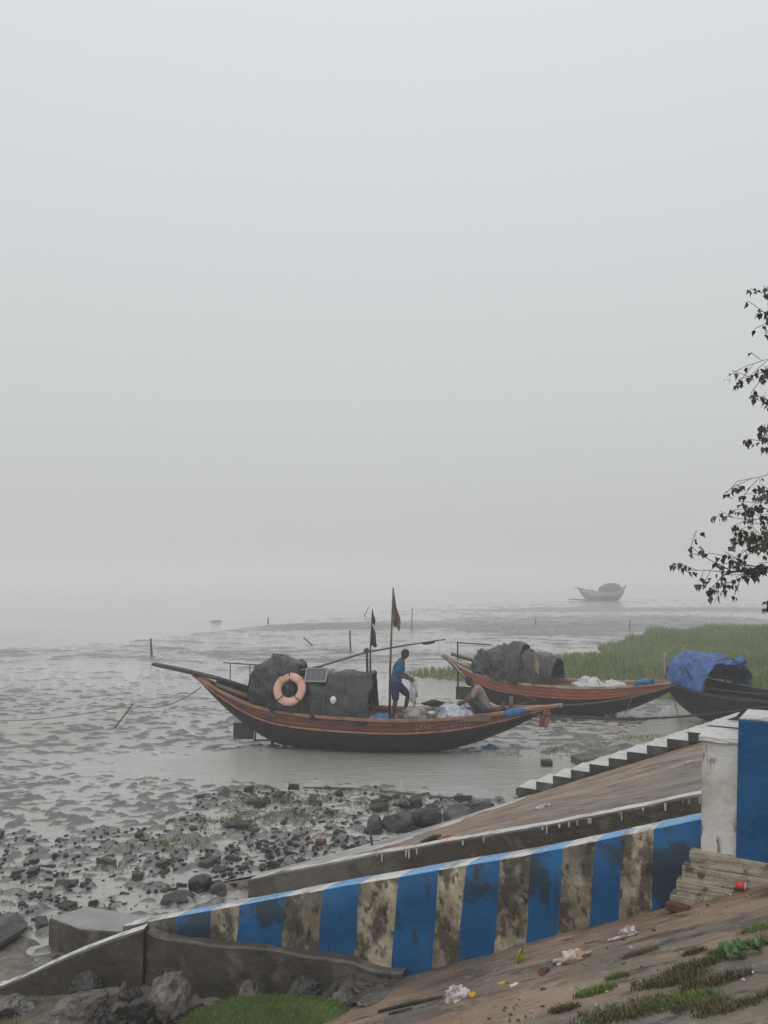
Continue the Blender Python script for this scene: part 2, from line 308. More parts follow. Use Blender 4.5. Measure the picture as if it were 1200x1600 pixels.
# ------------------------------------------------------------------ object helpers
def tag(o, label=None, cat=None, group=None, kind=None):
    for k, v in (('label', label), ('category', cat), ('group', group), ('kind', kind)):
        if v:
            o[k] = v
    return o
def place(o, parent=None, loc=None, rz=None):
    col.objects.link(o)
    if parent is not None:
        o.parent = parent
    if loc is not None:
        o.location = loc
    if rz is not None:
        o.rotation_euler = (0, 0, rz)
    return o
def empty(name, loc=(0, 0, 0), rz=0, parent=None):
    o = bpy.data.objects.new(name, None)
    o.empty_display_size = .1
    return place(o, parent, loc, rz)
class G:
    def __init__(s):
        s.v, s.f, s.m = [], [], []
    def add(s, v, f, m=0):
        k = len(s.v)
        s.v += [tuple(map(float, p)) for p in v]
        s.f += [tuple(i + k for i in q) for q in f]
        s.m += [m] * len(f)
        return s
    def box(s, c, d, rot=None, m=0, taper=1.0):
        x, y, z = d[0] / 2, d[1] / 2, d[2] / 2
        p = [(-x, -y, -z), (x, -y, -z), (x, y, -z), (-x, y, -z), (-x * taper, -y * taper, z), (x * taper, -y * taper, z), (x * taper, y * taper, z), (-x * taper, y * taper, z)]
        if rot is not None:
            p = [rot @ Vector(q) for q in p]
        p = [(q[0] + c[0], q[1] + c[1], q[2] + c[2]) for q in p]
        return s.add(p, [(0, 3, 2, 1), (4, 5, 6, 7), (0, 1, 5, 4), (1, 2, 6, 5), (2, 3, 7, 6), (3, 0, 4, 7)], m)
    def tube(s, pts, r, n=8, m=0, flat=1.0):
        pts = [Vector(p) for p in pts]
        if not hasattr(r, '__len__'):
            r = [r] * len(pts)
        vs, fs = [], []
        up0 = None
        for i, p in enumerate(pts):
            d = (pts[min(i + 1, len(pts) - 1)] - pts[max(i - 1, 0)])
            d = d.normalized() if d.length > 1e-9 else Vector((1, 0, 0))
            if up0 is None:
                up0 = Vector((0, 0, 1)) if abs(d.z) < .9 else Vector((1, 0, 0))
            a = d.cross(up0)
            a = a.normalized() if a.length > 1e-6 else Vector((0, 1, 0))
            b = a.cross(d).normalized()
            up0 = b
            for k in range(n):
                an = 2 * math.pi * k / n
                vs.append(p + (a * math.cos(an) + b * math.sin(an) * flat) * r[i])
        for i in range(len(pts) - 1):
            for k in range(n):
                k2 = (k + 1) % n
                fs.append((i * n + k, i * n + k2, (i + 1) * n + k2, (i + 1) * n + k))
        fs.append(tuple(range(n))[::-1])
        fs.append(tuple((len(pts) - 1) * n + k for k in range(n)))
        return s.add(vs, fs, m)
    def grid(s, P, m=0, loop=False):
        P = np.asarray(P)
        a, b = P.shape[:2]
        fs = []
        for i in range(a - 1):
            for j in range(b if loop else b - 1):
                j2 = (j + 1) % b
                fs.append((i * b + j, (i + 1) * b + j, (i + 1) * b + j2, i * b + j2))
        return s.add(P.reshape(-1, 3), fs, m)
    def ell(s, c, r, nu=12, nv=8, m=0, rot=None):
        vs, fs = [], []
        for i in range(nv + 1):
            th = math.pi * i / nv
            for k in range(nu):
                ph = 2 * math.pi * k / nu
                p = Vector((r[0] * math.sin(th) * math.cos(ph), r[1] * math.sin(th) * math.sin(ph), r[2] * math.cos(th)))
                if rot is not None:
                    p = rot @ p
                vs.append((p[0] + c[0], p[1] + c[1], p[2] + c[2]))
        for i in range(nv):
            for k in range(nu):
                k2 = (k + 1) % nu
                fs.append((i * nu + k, (i + 1) * nu + k, (i + 1) * nu + k2, i * nu + k2))
        return s.add(vs, fs, m)
    def mesh(s, name, mats, smooth_=False, weld=0):
        me = bpy.data.meshes.new(name)
        me.from_pydata(s.v, [], s.f)
        for mm in ([mats] if isinstance(mats, str) else mats):
            me.materials.append(MATS[mm])
        me.polygons.foreach_set('material_index', s.m)
        bm = bmesh.new()
        bm.from_mesh(me)
        if weld:
            bmesh.ops.remove_doubles(bm, verts=bm.verts, dist=weld)
        bmesh.ops.recalc_face_normals(bm, faces=bm.faces)
        bm.to_mesh(me)
        bm.free()
        if smooth_:
            me.polygons.foreach_set('use_smooth', [True] * len(me.polygons))
        return me
    def obj(s, name, mats, parent=None, smooth_=False, loc=None, rz=None, bevel=0, solid=0, weld=0, seg=2):
        o = bpy.data.objects.new(name, s.mesh(name, mats, smooth_, weld))
        place(o, parent, loc, rz)
        if solid:
            md = o.modifiers.new('solid', 'SOLIDIFY')
            md.thickness = solid
            md.offset = 0
        if bevel:
            md = o.modifiers.new('bevel', 'BEVEL')
            md.width = bevel
            md.segments = seg
            md.limit_method = 'ANGLE'
        return o
def npmesh(name, V, F, mat, smooth_=True):
    """quads or triangles from numpy arrays"""
    me = bpy.data.meshes.new(name)
    nf, k = F.shape
    me.vertices.add(len(V))
    me.vertices.foreach_set('co', np.ascontiguousarray(V, dtype=np.float32).ravel())
    me.loops.add(nf * k)
    me.loops.foreach_set('vertex_index', np.ascontiguousarray(F, dtype=np.int32).ravel())
    me.polygons.add(nf)
    me.polygons.foreach_set('loop_start', np.arange(0, nf * k, k, dtype=np.int32))
    me.polygons.foreach_set('loop_total', np.full(nf, k, dtype=np.int32))
    me.update(calc_edges=True)
    me.materials.append(MATS[mat])
    if smooth_:
        me.polygons.foreach_set('use_smooth', np.ones(nf, dtype=bool))
    o = bpy.data.objects.new(name, me)
    return o
def gridfaces(a, b):
    i, j = np.meshgrid(np.arange(a - 1), np.arange(b - 1), indexing='ij')
    k = i * b + j
    return np.stack([k, k + 1, k + b + 1, k + b], -1).reshape(-1, 4)
def copy_tree(o, parent=None):
    c = o.copy()
    col.objects.link(c)
    if parent is not None:
        c.parent = parent
    for ch in list(o.children):
        copy_tree(ch, c)
    return c

# frame of the ghat: local x runs up the bank, y runs along the bank away from the camera
GO = Vector((2.4, 6.0, 0))
GA = math.atan2(-.515, .857)
def gw(u, b, z=0):
    return Vector((GO.x + .857 * u + .515 * b, GO.y - .515 * u + .857 * b, z))
def to_ub(X, Y):
    dx, dy = np.asarray(X) - GO.x, np.asarray(Y) - GO.y
    return .857 * dx - .515 * dy, .515 * dx + .857 * dy

# ------------------------------------------------------------------ mudflat and river
SH_X = [-400, -60, -27, -19, -13, 0, 11, 39, 60, 120, 400]
SH_Y = [26, 38, 53, 62, 78, 112, 138, 172, 196, 230, 300]
def mud_h(X, Y):
    X, Y = np.asarray(X, float), np.asarray(Y, float)
    u, b = to_ub(X, Y)
    near = 1 - smooth(25, 70, Y)
    far = smooth(20, 50, Y)
    mid = smooth(22, 45, Y)
    fine = fbm(X / .13, Y / .10, 0, 2, .6) * .012 * near
    k1 = 1 - smooth(14, 24, Y)
    dash = fbm(X / .19 + 3, Y / .13, 6.1, 2, .7) * .046 * k1 + fbm(X / .34 + 3, Y / .22, 16.1, 2, .7) * .046 * (1 - k1) * (1 - .75 * mid) + fbm(X / 1.3 + 8, Y / .9, 4.1, 4, .7) * .030 * mid
    chan = np.exp(-(fbm(X / 7 + 4, Y / 4.5, 12.3, 3) / .07) ** 2) * .03
    var = fbm(X / 4.5 + 1, Y / 3.0, 2.7, 2) * .009
    bars = fbm(X / 16 + 5, Y / 6, 8.8, 3) * .03 * far
    h = -.004 - .006 * mid + fine + 1.55 * dash + var + bars - chan
    # stony shelf under the ghat
    shelf = smooth(-12.5, -9.0, u) * (1 - smooth(8.5, 12, b)) * smooth(-6, -1, b)
    h = h + shelf * .020
    # shallow water beside and in front of the moored boat
    h = h - .11 * np.exp(-(((X + .6) / 6.0) ** 2 + ((Y - 19.5) / 1.5) ** 2) ** 1.5)
    h = h - .10 * np.exp(-(((X - 3.6) / 3.6) ** 2 + ((Y - 17.8) / 1.0) ** 2) ** 1.5)
    h = h - .05 * np.exp(-(((X - 3.0) / 6.0) ** 2 + ((Y - 33) / 2.4) ** 2))
    h = h + .03 * np.exp(-(((X - 6) / 4) ** 2 + ((Y - 21.5) / 1.6) ** 2))
    # long tongue of dark mud and the churned bank behind it
    tong = np.exp(-(((X + 0.5) / 9) ** 2) ** 2) * np.exp(-((Y - 77 - .25 * X) / 4.5) ** 2)
    h = h + .30 * tong + .22 * smooth(5, 10, X) * (1 - smooth(30, 46, X)) * np.exp(-((Y - 76 - .25 * (X - 8)) / 11) ** 2) * (1 + .9 * fbm(X / 2.2, Y / 2.6, 7, 4))
    h = h + .14 * np.exp(-((Y - 112 - .1 * X) / 7) ** 2) * smooth(8, 30, X)
    # the river beyond the shoreline
    sh = np.interp(X, SH_X, SH_Y)
    return h - .45 * smooth(-6, 10, Y - sh - 6 * fbm(X / 22, Y / 22, 2, 2))
ys = np.concatenate([np.exp(np.linspace(math.log(7.5), math.log(75), 1080)), np.exp(np.linspace(math.log(75), math.log(950), 170))[1:]])
ss = np.linspace(-1, 1, 680)
ss = .60 * ss + .6 * ss ** 7
na, nb = len(ys), len(ss)
YY, SS = np.meshgrid(ys, ss, indexing='ij')
XX = YY * SS
ZZ = mud_h(XX, YY)
uu, bb = to_ub(XX, YY)
ZZ = np.where((uu > -5) & (bb > -14), np.minimum(ZZ, 0.0) - .05 * smooth(-5, -4, uu), ZZ)
mud = npmesh('mudflat', np.stack([XX, YY, ZZ], -1).reshape(-1, 3), gridfaces(na, nb), 'mud')
place(mud)
tag(mud, 'grey wet tidal mudflat strewn with rubble at low water', kind='structure')
g = G().add([(-1000, -1000, 0), (1000, -1000, 0), (1000, 1000, 0), (-1000, 1000, 0)], [(0, 1, 2, 3)])
tag(g.obj('river', 'water'), 'calm silty river and shallow pools under mist', kind='structure')

# ------------------------------------------------------------------ bank, revetment
def slope_obj(name, mat, u0, u1, b0, b1, fz, nu, nbb, skirt=.6, edge=None):
    us = np.linspace(u0, u1, nu)
    bs = np.linspace(b0, b1, nbb)
    U, Bb = np.meshgrid(us, bs, indexing='ij')
    if edge is not None:          # ragged lower edge
        w = smooth(1.2, 0, U - u0)
        U = U + w * edge(Bb)
    Z = fz(U, Bb)
    # a closed slab: the outer ring of the sheet is carried down
    P = np.stack([U, Bb, Z], -1)
    P = np.concatenate([P[:1], P, P[-1:]], 0)
    P = np.concatenate([P[:, :1], P, P[:, -1:]], 1)
    P[0, :, 2] -= skirt; P[-1, :, 2] -= skirt; P[1:-1, 0, 2] -= skirt; P[1:-1, -1, 2] -= skirt
    o = npmesh(name, P.reshape(-1, 3), gridfaces(*P.shape[:2]), mat)
    place(o, None, GO, GA)
    return o
def z_near(U, Bb):
    z = 2.75 + .47 * np.minimum(U - 1.3, 0)
    n = fbm(U / 1.6, Bb / .35, 3, 3) * .012 + fbm(U / .25, Bb / .12, 8, 3) * .005
    return z + n * smooth(1.5, 1.0, U)
tag(slope_obj('near_embankment', 'revetment', -3.05, 4.5, -14, -.004, z_near, 220, 420, edge=lambda b: .35 * fbm(b / .6, 1.3, 0, 3)), 'brown weathered concrete slope with weeds and litter in the foreground', kind='structure')
def kb(b):
    return np.interp(b, [2.6, 8.75, 14], [.325, .425, .46])
def z_far(U, Bb):
    z = 2.77 + kb(Bb) * np.minimum(U - 1.3, 0)
    n = fbm(U / 1.6, Bb / .4, 5, 3) * .015 + fbm(U / .25, Bb / .12, 8, 3) * .005
    return z + n * smooth(1.5, 1.0, U)
def fan(b):
    return np.interp(b, [2.6, 8.75, 9], [0, 2.15, 2.2])
us = np.linspace(-7.15, 4.5, 160); bs = np.linspace(2.66, 8.62, 160)
U, Bb = np.meshgrid(us, bs, indexing='ij')
U = U + fan(Bb) * smooth(4.5, -7.15, U)
Z = z_far(U, Bb)
P = np.stack([U, Bb, Z], -1)
P = np.concatenate([P[:1], P, P[-1:]], 0); P = np.concatenate([P[:, :1], P, P[:, -1:]], 1)
P[0, :, 2] -= .5; P[-1, :, 2] -= 1; P[1:-1, 0, 2] -= .6; P[1:-1, -1, 2] -= .6
o = npmesh('far_embankment', P.reshape(-1, 3), gridfaces(*P.shape[:2]), 'revetment')
place(o, None, GO, GA)
tag(o, 'brown concrete revetment slope between grey kerb wall and stairs', kind='structure')
# wet lower apron along the foot of that slope, its sky sheen painted pale
us = np.linspace(0, 1, 40); bs = np.linspace(2.66, 8.6, 80)
Q, Bb = np.meshgrid(us, bs, indexing='ij')
toe = -7.16 + fan(Bb)
wd = np.interp(Bb, [2.6, 5, 8.7], [2.2, 1.5, .5]) + .16 * fbm(Bb / .5, 2, 0, 3)
U = toe - .02 + Q * wd
Z = 2.77 + kb(Bb) * (U - 1.3) + .018 - .02 * smooth(.9, 1.0, Q)
P = np.stack([U, Bb, Z], -1)
P = np.concatenate([P[:1], P, P[-1:]], 0)
P[0, :, 2] -= .4; P[-1, :, 2] -= .06
o = npmesh('wet_apron', P.reshape(-1, 3), gridfaces(*P.shape[:2]), 'wet_sheen_white')
place(o, None, GO, GA)
tag(o, 'wet cement apron at the foot of the revetment, sky sheen painted pale', kind='structure')
# crest behind the pillar and ramp between the two flank walls
g = G().add([(1.3, -.004, 2.745), (60, -.004, 2.745), (60, 60, 2.745), (1.3, 60, 2.745), (1.3, 60, -.4), (1.3, -.004, -.4)], [(0, 1, 2, 3), (0, 3, 4, 5)])
tag(g.obj('bank_crest', 'dirt', None, False, GO - Vector((0, 0, .03)), GA), kind='structure')
g = G()
pr = [(u, 2.05 + .34 * u) for u in np.linspace(-6.4, .9, 30)]
P = np.array([[(u, b, z - (.6 if (b in (.3, 2.42)) else 0)) for b in (.302, .304, 2.43, 2.432)] for u, z in pr])
g.grid(P)
tag(g.obj('ramp_floor', 'concrete', None, True, GO, GA), 'cement ramp running down between the flank walls', kind='structure')
# dirt pocket below the slope's ragged edge, in front of the footing
us = np.linspace(-9.5, -2.4, 150); bs = np.linspace(-7, .1, 150)
U, Bb = np.meshgrid(us, bs, indexing='ij')
Z = np.interp(-U, [2.3, 3.0, 3.7, 4.6, 5.6, 7.0, 9.5], [.90, .62, .44, .26, .13, .05, -.1]) + .05 * fbm(U / .5, Bb / .5, 2, 4) + .02 * fbm(U / .12, Bb / .12, 2, 3)
o = npmesh('dirt_pocket', np.stack([U, Bb, Z], -1).reshape(-1, 3), gridfaces(150, 150), 'dirt')
place(o, None, GO, GA)
tag(o, 'muddy ground pocket with stones below the slope', kind='structure')
def pocket_z(u, b):
    return float(np.interp(-u, [2.3, 3.0, 3.7, 4.6, 5.6, 7.0, 9.5], [.90, .62, .44, .26, .13, .05, -.1]))
# mossy hump
us = np.linspace(-1, 1, 60)
A, C = np.meshgrid(us, us, indexing='ij')
rr = np.sqrt(A ** 2 + C ** 2)
U = -3.65 + A * 1.55; Bb = -.62 + C * .42 + .06 * A
Z = np.interp(-U, [2.3, 3.0, 3.7, 4.6, 5.6], [.90, .62, .44, .26, .13]) + .34 * (1 - smooth(.1, 1.05, rr + .18 * fbm(A * 2.5, C * 2.5, 3, 3))) - .07 + .012 * fbm(U / .1, Bb / .1, 4, 3)
o = npmesh('moss_hump', np.stack([U, Bb, Z], -1).reshape(-1, 3), gridfaces(60, 60), 'moss')
place(o, None, GO, GA)
tag(o, 'bright green mossy grass hump at the bottom edge', kind='structure')
HUMP = (U.copy(), Bb.copy(), Z.copy(), rr.copy())

# ------------------------------------------------------------------ striped flank wall
def wtop(u):
    return float(np.interp(-u, [-.3, .08, .87, 1.4, 3.21, 6.13, 6.5], [2.78, 2.64, 2.35, 2.16, 1.57, .585, .50]))
W = empty('striped_wall', GO, GA)
tag(W, 'sloping blue and white striped flank wall with peeling paint beside the slope', 'wall')
cuts = [.03, .41, .65, .88, 1.14, 1.40, 1.68, 1.99, 2.25, 2.65, 3.06, 3.47, 3.92, 4.48, 4.86, 5.36, 6.15]
colr = ['b', 'w', 'b', 'w', 'b', 'w', 'b', 'w', 'b', 'w', 'b', 'w', 'b', 'w', 'b', 'c']
g = G()
TH = .30
for i, c in enumerate(colr):
    a0, a1 = cuts[i], cuts[i + 1]
    sub = 5
    nz = 7
    rows = []
    for k in range(sub + 1):
        t0 = a0 + (a1 - a0) * k / sub
        colm = []
        for q in range(nz + 1):
            zt = wtop(-t0) - .0
            zb = -.25 if t0 > 3.2 else .2
            f = q / nz
            z = zb + (zt - zb) * f
            t = t0 + (zt - z) * .075 * (1 if 0 < i else min(1, k / sub)) + .012 * float(vn(z * 9, t0 * 5.0, 4)) * (1 if k in (0, sub) else 0)
            y = -.012 * float(fbm(t / .4, z / .4, 1, 3)) - (zt - z) * .03
            colm.append((-t, y, z))
        rows.append(colm)
    g.grid(rows, {'b': 0, 'w': 1, 'c': 2}[c])
    # top: the stripe wraps over, in paler colours that paint the wet sky sheen
    tr = []
    for k in range(sub + 1):
        t0 = a0 + (a1 - a0) * k / sub
        e0 = rows[k][-1]
        row = [e0]
        for q in range(1, 5):
            row.append((e0[0] + .01 * q, e0[1] + (TH - e0[1]) * q / 4, wtop(-t0) + .012 * math.sin(q / 4 * math.pi) + .004 * float(fbm(t0 * 4, q, 3, 2))))
        tr.append(row)
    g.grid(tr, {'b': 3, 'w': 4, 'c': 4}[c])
    # back
    br = [[tr[k][-1], (tr[k][-1][0], TH + .005, -.25)] for k in range(sub + 1)]
    g.grid(br, 2)
g.add([(-.03, 0, wtop(-.03)), (-.03, TH, wtop(-.03)), (-.03, TH, .2), (-.03, -.08, .2)], [(0, 1, 2, 3)], 2)
g.obj('wall_body', ['blue_paint', 'peeled_white', 'concrete', 'blue_sheen_top', 'white_paint_sheen'], W, True, weld=.0008)
# blunt block at its foot
g = G()
fp = [(-6.14, -.03), (-6.80, -.06), (-7.56, .10), (-7.42, .56), (-6.14, .42)]
n5 = len(fp)
vb = [(x, y, -.3) for x, y in fp] + [(x, y, .54 - .19 * min(1, (-6.14 - x) / 1.2)) for x, y in fp]
g.add(vb, [tuple(range(n5, 2 * n5))], 1)
g.add(vb, [(i, (i + 1) % n5, n5 + (i + 1) % n5, n5 + i) for i in range(n5)], 0)
g.obj('foot_block', ['concrete', 'wet_sheen_slab'], W, False, bevel=.025, weld=.0005)

# footing wall in front with a wing running down to the shore
FW = empty('footing_wall', GO, GA)
tag(FW, 'low grey concrete footing with a sloping wing below the striped wall', 'wall')
def strip(pts, th, zb, name, mats, parent, bev=.015, jit=.01):
    """wall along pts (u,b,ztop) with thickness to +b side"""
    g = G()
    fine = []
    for i in range(len(pts) - 1):
        n = max(2, int((Vector(pts[i + 1]) - Vector(pts[i])).length / .12))
        for k in range(n):
            fine.append(Vector(pts[i]).lerp(Vector(pts[i + 1]), k / n))
    fine.append(Vector(pts[-1]))
    ring = []
    for i, p in enumerate(fine):
        d = fine[min(i + 1, len(fine) - 1)] - fine[max(i - 1, 0)]
        nrm = Vector((-d.y, d.x, 0)).normalized()
        if nrm.y < 0:
            nrm = -nrm
        j = jit * float(fbm(p.x / .3, p.y / .3, 2, 3))
        jz = jit * float(fbm(p.x / .35, p.y / .3, 9, 3))
        fr, bk = p - nrm * j, p + nrm * (th + j)
        ring.append([(fr.x - nrm.x * .04, fr.y - nrm.y * .04, zb), (fr.x, fr.y, p.z * .5 + zb * .5), (fr.x, fr.y, p.z - .02 + jz), (fr.x + nrm.x * .02, fr.y + nrm.y * .02, p.z + jz), (bk.x - nrm.x * .02, bk.y - nrm.y * .02, p.z + jz), (bk.x, bk.y, p.z - .02), (bk.x, bk.y, zb)])
    R_ = np.array(ring)
    g.grid(R_[:, :4], 0)
    g.grid(R_[:, 3:5], 1)
    g.grid(R_[:, 4:], 0)
    for e_ in (0, -1):
        g.add([tuple(q) for q in ring[e_]], [tuple(range(7))], 0)
    return g.obj(name, mats, parent, False, weld=.0005)
strip([(-2.55, -.10, 1.00), (-3.5, -.14, .95), (-5.35, -.17, .70), (-5.6, -.18, .70)], .13, -.1, 'footing', ['concrete', 'concrete'], FW, jit=.018)
strip([(-5.60, -.22, .74), (-6.2, -.55, .50), (-6.9, -.94, .15), (-8.2, -1.6, -.12)], .16, -.3, 'wing', ['concrete', 'white_paint_sheen'], FW)

# grey kerb wall on the far side of the ramp
KW = empty('kerb_wall', GO, GA)
tag(KW, 'grey cement kerb wall with dripped top, sky sheen painted pale, behind the striped wall', 'wall')
strip([(.6, 2.44, 2.58), (-.47, 2.44, 2.22), (-2.33, 2.44, 1.60), (-4.27, 2.44, 1.00), (-6.45, 2.44, .27)], .23, -.2, 'wall_body', ['kerb_cement', 'white_paint_sheen'], KW)
g = G()
for k in range(26):
    u = -rng.uniform(.35, 2.6) if k < 18 else -rng.uniform(2.6, 4.6)
    zt = float(np.interp(-u, [.47, 2.33, 4.27], [2.22, 1.60, 1.0]))
    L = rng.uniform(.03, .12)
    w = rng.uniform(.006, .014)
    g.add([(u - w, 2.412, zt - .012), (u + w, 2.412, zt - .012), (u + w * .6, 2.410, zt - L), (u - w * .6, 2.410, zt - L), (u - w, 2.425, zt - .012), (u + w, 2.425, zt - .012), (u + w * .6, 2.425, zt - L), (u - w * .6, 2.425, zt - L)],
          [(0, 1, 2, 3), (0, 3, 7, 4), (1, 5, 6, 2), (3, 2, 6, 7)])
tag(g.obj('paint_drips', 'white_paint_sheen', KW), kind='stuff')

# ------------------------------------------------------------------ gate pillar
PL = empty('gate_pillar', GO, GA)
tag(PL, 'tall white and blue masonry pillar on a stepped plinth at right edge', 'pillar')
def blk(u0, u1, b0, b1, z0, z1, mats, name, batter=.03, top=1, bev=.018):
    g = G()
    nz, nu = 8, 5
    def pt(u, b, z, f):
        return (u - (batter * (1 - f) if u == u0 else 0), b - (batter * .6 * (1 - f) if b == b0 else 0), z)
    front = [[(u0 + (u1 - u0) * i / nu - batter * (1 - k / nz) * (1 - i / nu), b0 - batter * .6 * (1 - k / nz) - .006 * float(fbm(i * 1.3 + u0 * 9, k * .9, 3, 2)), z0 + (z1 - z0) * k / nz) for k in range(nz + 1)] for i in range(nu + 1)]
    g.grid(front, 0)
    back = [[(u0 + (u1 - u0) * i / nu, b1, z0 + (z1 - z0) * k) for k in (0, 1)] for i in range(nu + 1)]
    g.grid(back, 0)
    g.grid([[front[0][k], (u0 - batter * (1 - k / nz), b1, z0 + (z1 - z0) * k / nz)] for k in range(nz + 1)], 0)
    g.grid([[front[-1][k], (u1, b1, z0 + (z1 - z0) * k / nz)] for k in range(nz + 1)], 0)
    g.grid([[front[i][-1], (u0 + (u1 - u0) * i / nu, b1, z1)] for i in range(nu + 1)], top)
    return g.obj(name, mats, PL, False, bevel=bev, weld=.001)
blk(-.055, .205, -.02, .36, 2.38, 3.215, ['post_white', 'white_paint_sheen'], 'white_post', .035)
blk(.20, 1.5, -.05, .45, 2.36, 3.40, ['pillar_blue', 'white_paint_sheen'], 'blue_post', .05)
blk(-.075, .22, -.04, .38, 3.212, 3.25, ['post_white', 'white_paint_sheen'], 'white_cap', .0, bev=.012)
for k in range(4):
    z1 = 2.43 - .105 * k
    e_ = .055 * k + rng.uniform(-.008, .008)
    blk(-.16 - e_ * .8, 1.2, -.10 - e_ * .35, .42, z1 - .105, z1, ['plinth', 'plinth'], 'plinth_course', .004, 1, .006)
g = G().box((-.02 - .2, -.225, 2.06), (.16, .05, .06))
g.obj('painted_brick', 'brick', PL, bevel=.01)
# ------------------------------------------------------------------ ghat stairs
ST = empty('ghat_stairs', GO, GA)
tag(ST, 'wet concrete stairs with pale painted sheen descending to the mud beyond the revetment', 'stairs')
NS, tr_, rs_ = 11, .352, .151
for k in range(NS):
    u0 = -4.95 + k * tr_
    z1 = .36 + k * rs_
    g = G()
    j = rng.uniform(-.012, .012)
    x0, x1, y0, y1, z0 = u0 + j, u0 + tr_ + .14, 8.66, 9.38, max(z1 - .75, -.3)
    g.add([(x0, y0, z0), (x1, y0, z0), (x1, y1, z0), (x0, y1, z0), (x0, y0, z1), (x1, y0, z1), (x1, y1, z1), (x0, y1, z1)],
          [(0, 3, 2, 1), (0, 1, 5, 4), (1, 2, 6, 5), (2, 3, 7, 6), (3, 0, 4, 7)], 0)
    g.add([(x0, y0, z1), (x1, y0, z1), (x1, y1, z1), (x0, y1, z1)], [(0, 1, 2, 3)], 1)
    g.obj('step', ['concrete', 'wet_sheen_white'], ST, bevel=.012, weld=.0005)
g = G()
c0, c1 = (-5.3, .03), (-1.08, 1.84)
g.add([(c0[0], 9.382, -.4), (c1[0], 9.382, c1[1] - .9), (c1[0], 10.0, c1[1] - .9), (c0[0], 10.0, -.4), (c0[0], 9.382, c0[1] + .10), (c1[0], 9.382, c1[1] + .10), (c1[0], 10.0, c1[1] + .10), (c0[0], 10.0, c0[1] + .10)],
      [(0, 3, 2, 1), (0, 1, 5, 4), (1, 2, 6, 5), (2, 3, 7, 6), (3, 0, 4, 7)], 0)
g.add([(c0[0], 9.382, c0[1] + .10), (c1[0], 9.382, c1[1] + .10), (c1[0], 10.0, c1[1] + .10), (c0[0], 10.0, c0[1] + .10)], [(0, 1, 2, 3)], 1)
g.obj('side_ramp', ['concrete', 'wet_sheen_white'], ST, bevel=.015, weld=.0005)

# broken wall stub beyond the stairs
g = G()
pts = [(4.62, 19.15, 0), (6.3, 19.7, 0), (6.1, 20.5, 0), (4.5, 19.75, 0)]
vb = [(x, y, -.2) for x, y, z in pts] + [(x, y, h_) for (x, y, z), h_ in zip(pts, (.16, .30, .30, .16))]
g.add(vb, [(0, 1, 5, 4), (1, 2, 6, 5), (2, 3, 7, 6), (3, 0, 4, 7)], 0).add(vb, [(4, 5, 6, 7)], 1)
tag(g.obj('broken_wall_stub', ['concrete', 'concrete'], bevel=.03, weld=.0005), 'low dark broken concrete wall stub lying beyond the stairs', 'wall')

# ------------------------------------------------------------------ boats
def ci(x, pts):
    """smooth curve through (x, value) points"""
    xs = np.array([p[0] for p in pts]); vs = np.array([p[1] for p in pts])
    x = np.asarray(x, float)
    i = np.clip(np.searchsorted(xs, x) - 1, 0, len(xs) - 2)
    d = np.gradient(vs, xs)
    h = xs[i + 1] - xs[i]
    t = np.clip((x - xs[i]) / h, 0, 1)
    return ((2 * t ** 3 - 3 * t ** 2 + 1) * vs[i] + (t ** 3 - 2 * t ** 2 + t) * h * d[i] + (-2 * t ** 3 + 3 * t ** 2) * vs[i + 1] + (t ** 3 - t ** 2) * h * d[i + 1])
GUN = [(-4.55, 1.74), (-4.0, 1.50), (-3.0, 1.16), (-1.7, .98), (-.3, .91), (1.1, .88), (2.2, .92), (3.5, 1.02), (4.55, 1.12)]
KEEL = [(-4.55, 1.64), (-3.95, 1.08), (-3.3, .58), (-2.5, .13), (-1.2, -.04), (1.4, -.05), (2.4, .08), (3.5, .46), (4.55, .97)]
BEAM = [(-4.55, .10), (-4.0, .30), (-3.0, .64), (-1.7, .92), (-.3, 1.02), (1.1, .98), (2.2, .80), (3.5, .42), (4.55, .07)]
def hull_pt(x, q, side, off=0.0, gun=GUN, keel=KEEL, beam=BEAM):
    zg, zk, hb = float(ci(x, gun)), float(ci(x, keel)), float(ci(x, beam))
    y = (hb + off) * (1 - (1 - q) ** 2.6) ** .66
    z = zk + (zg - zk) * (q ** 1.25) - off * (1 - q) * .5
    return (x, side * y, z)
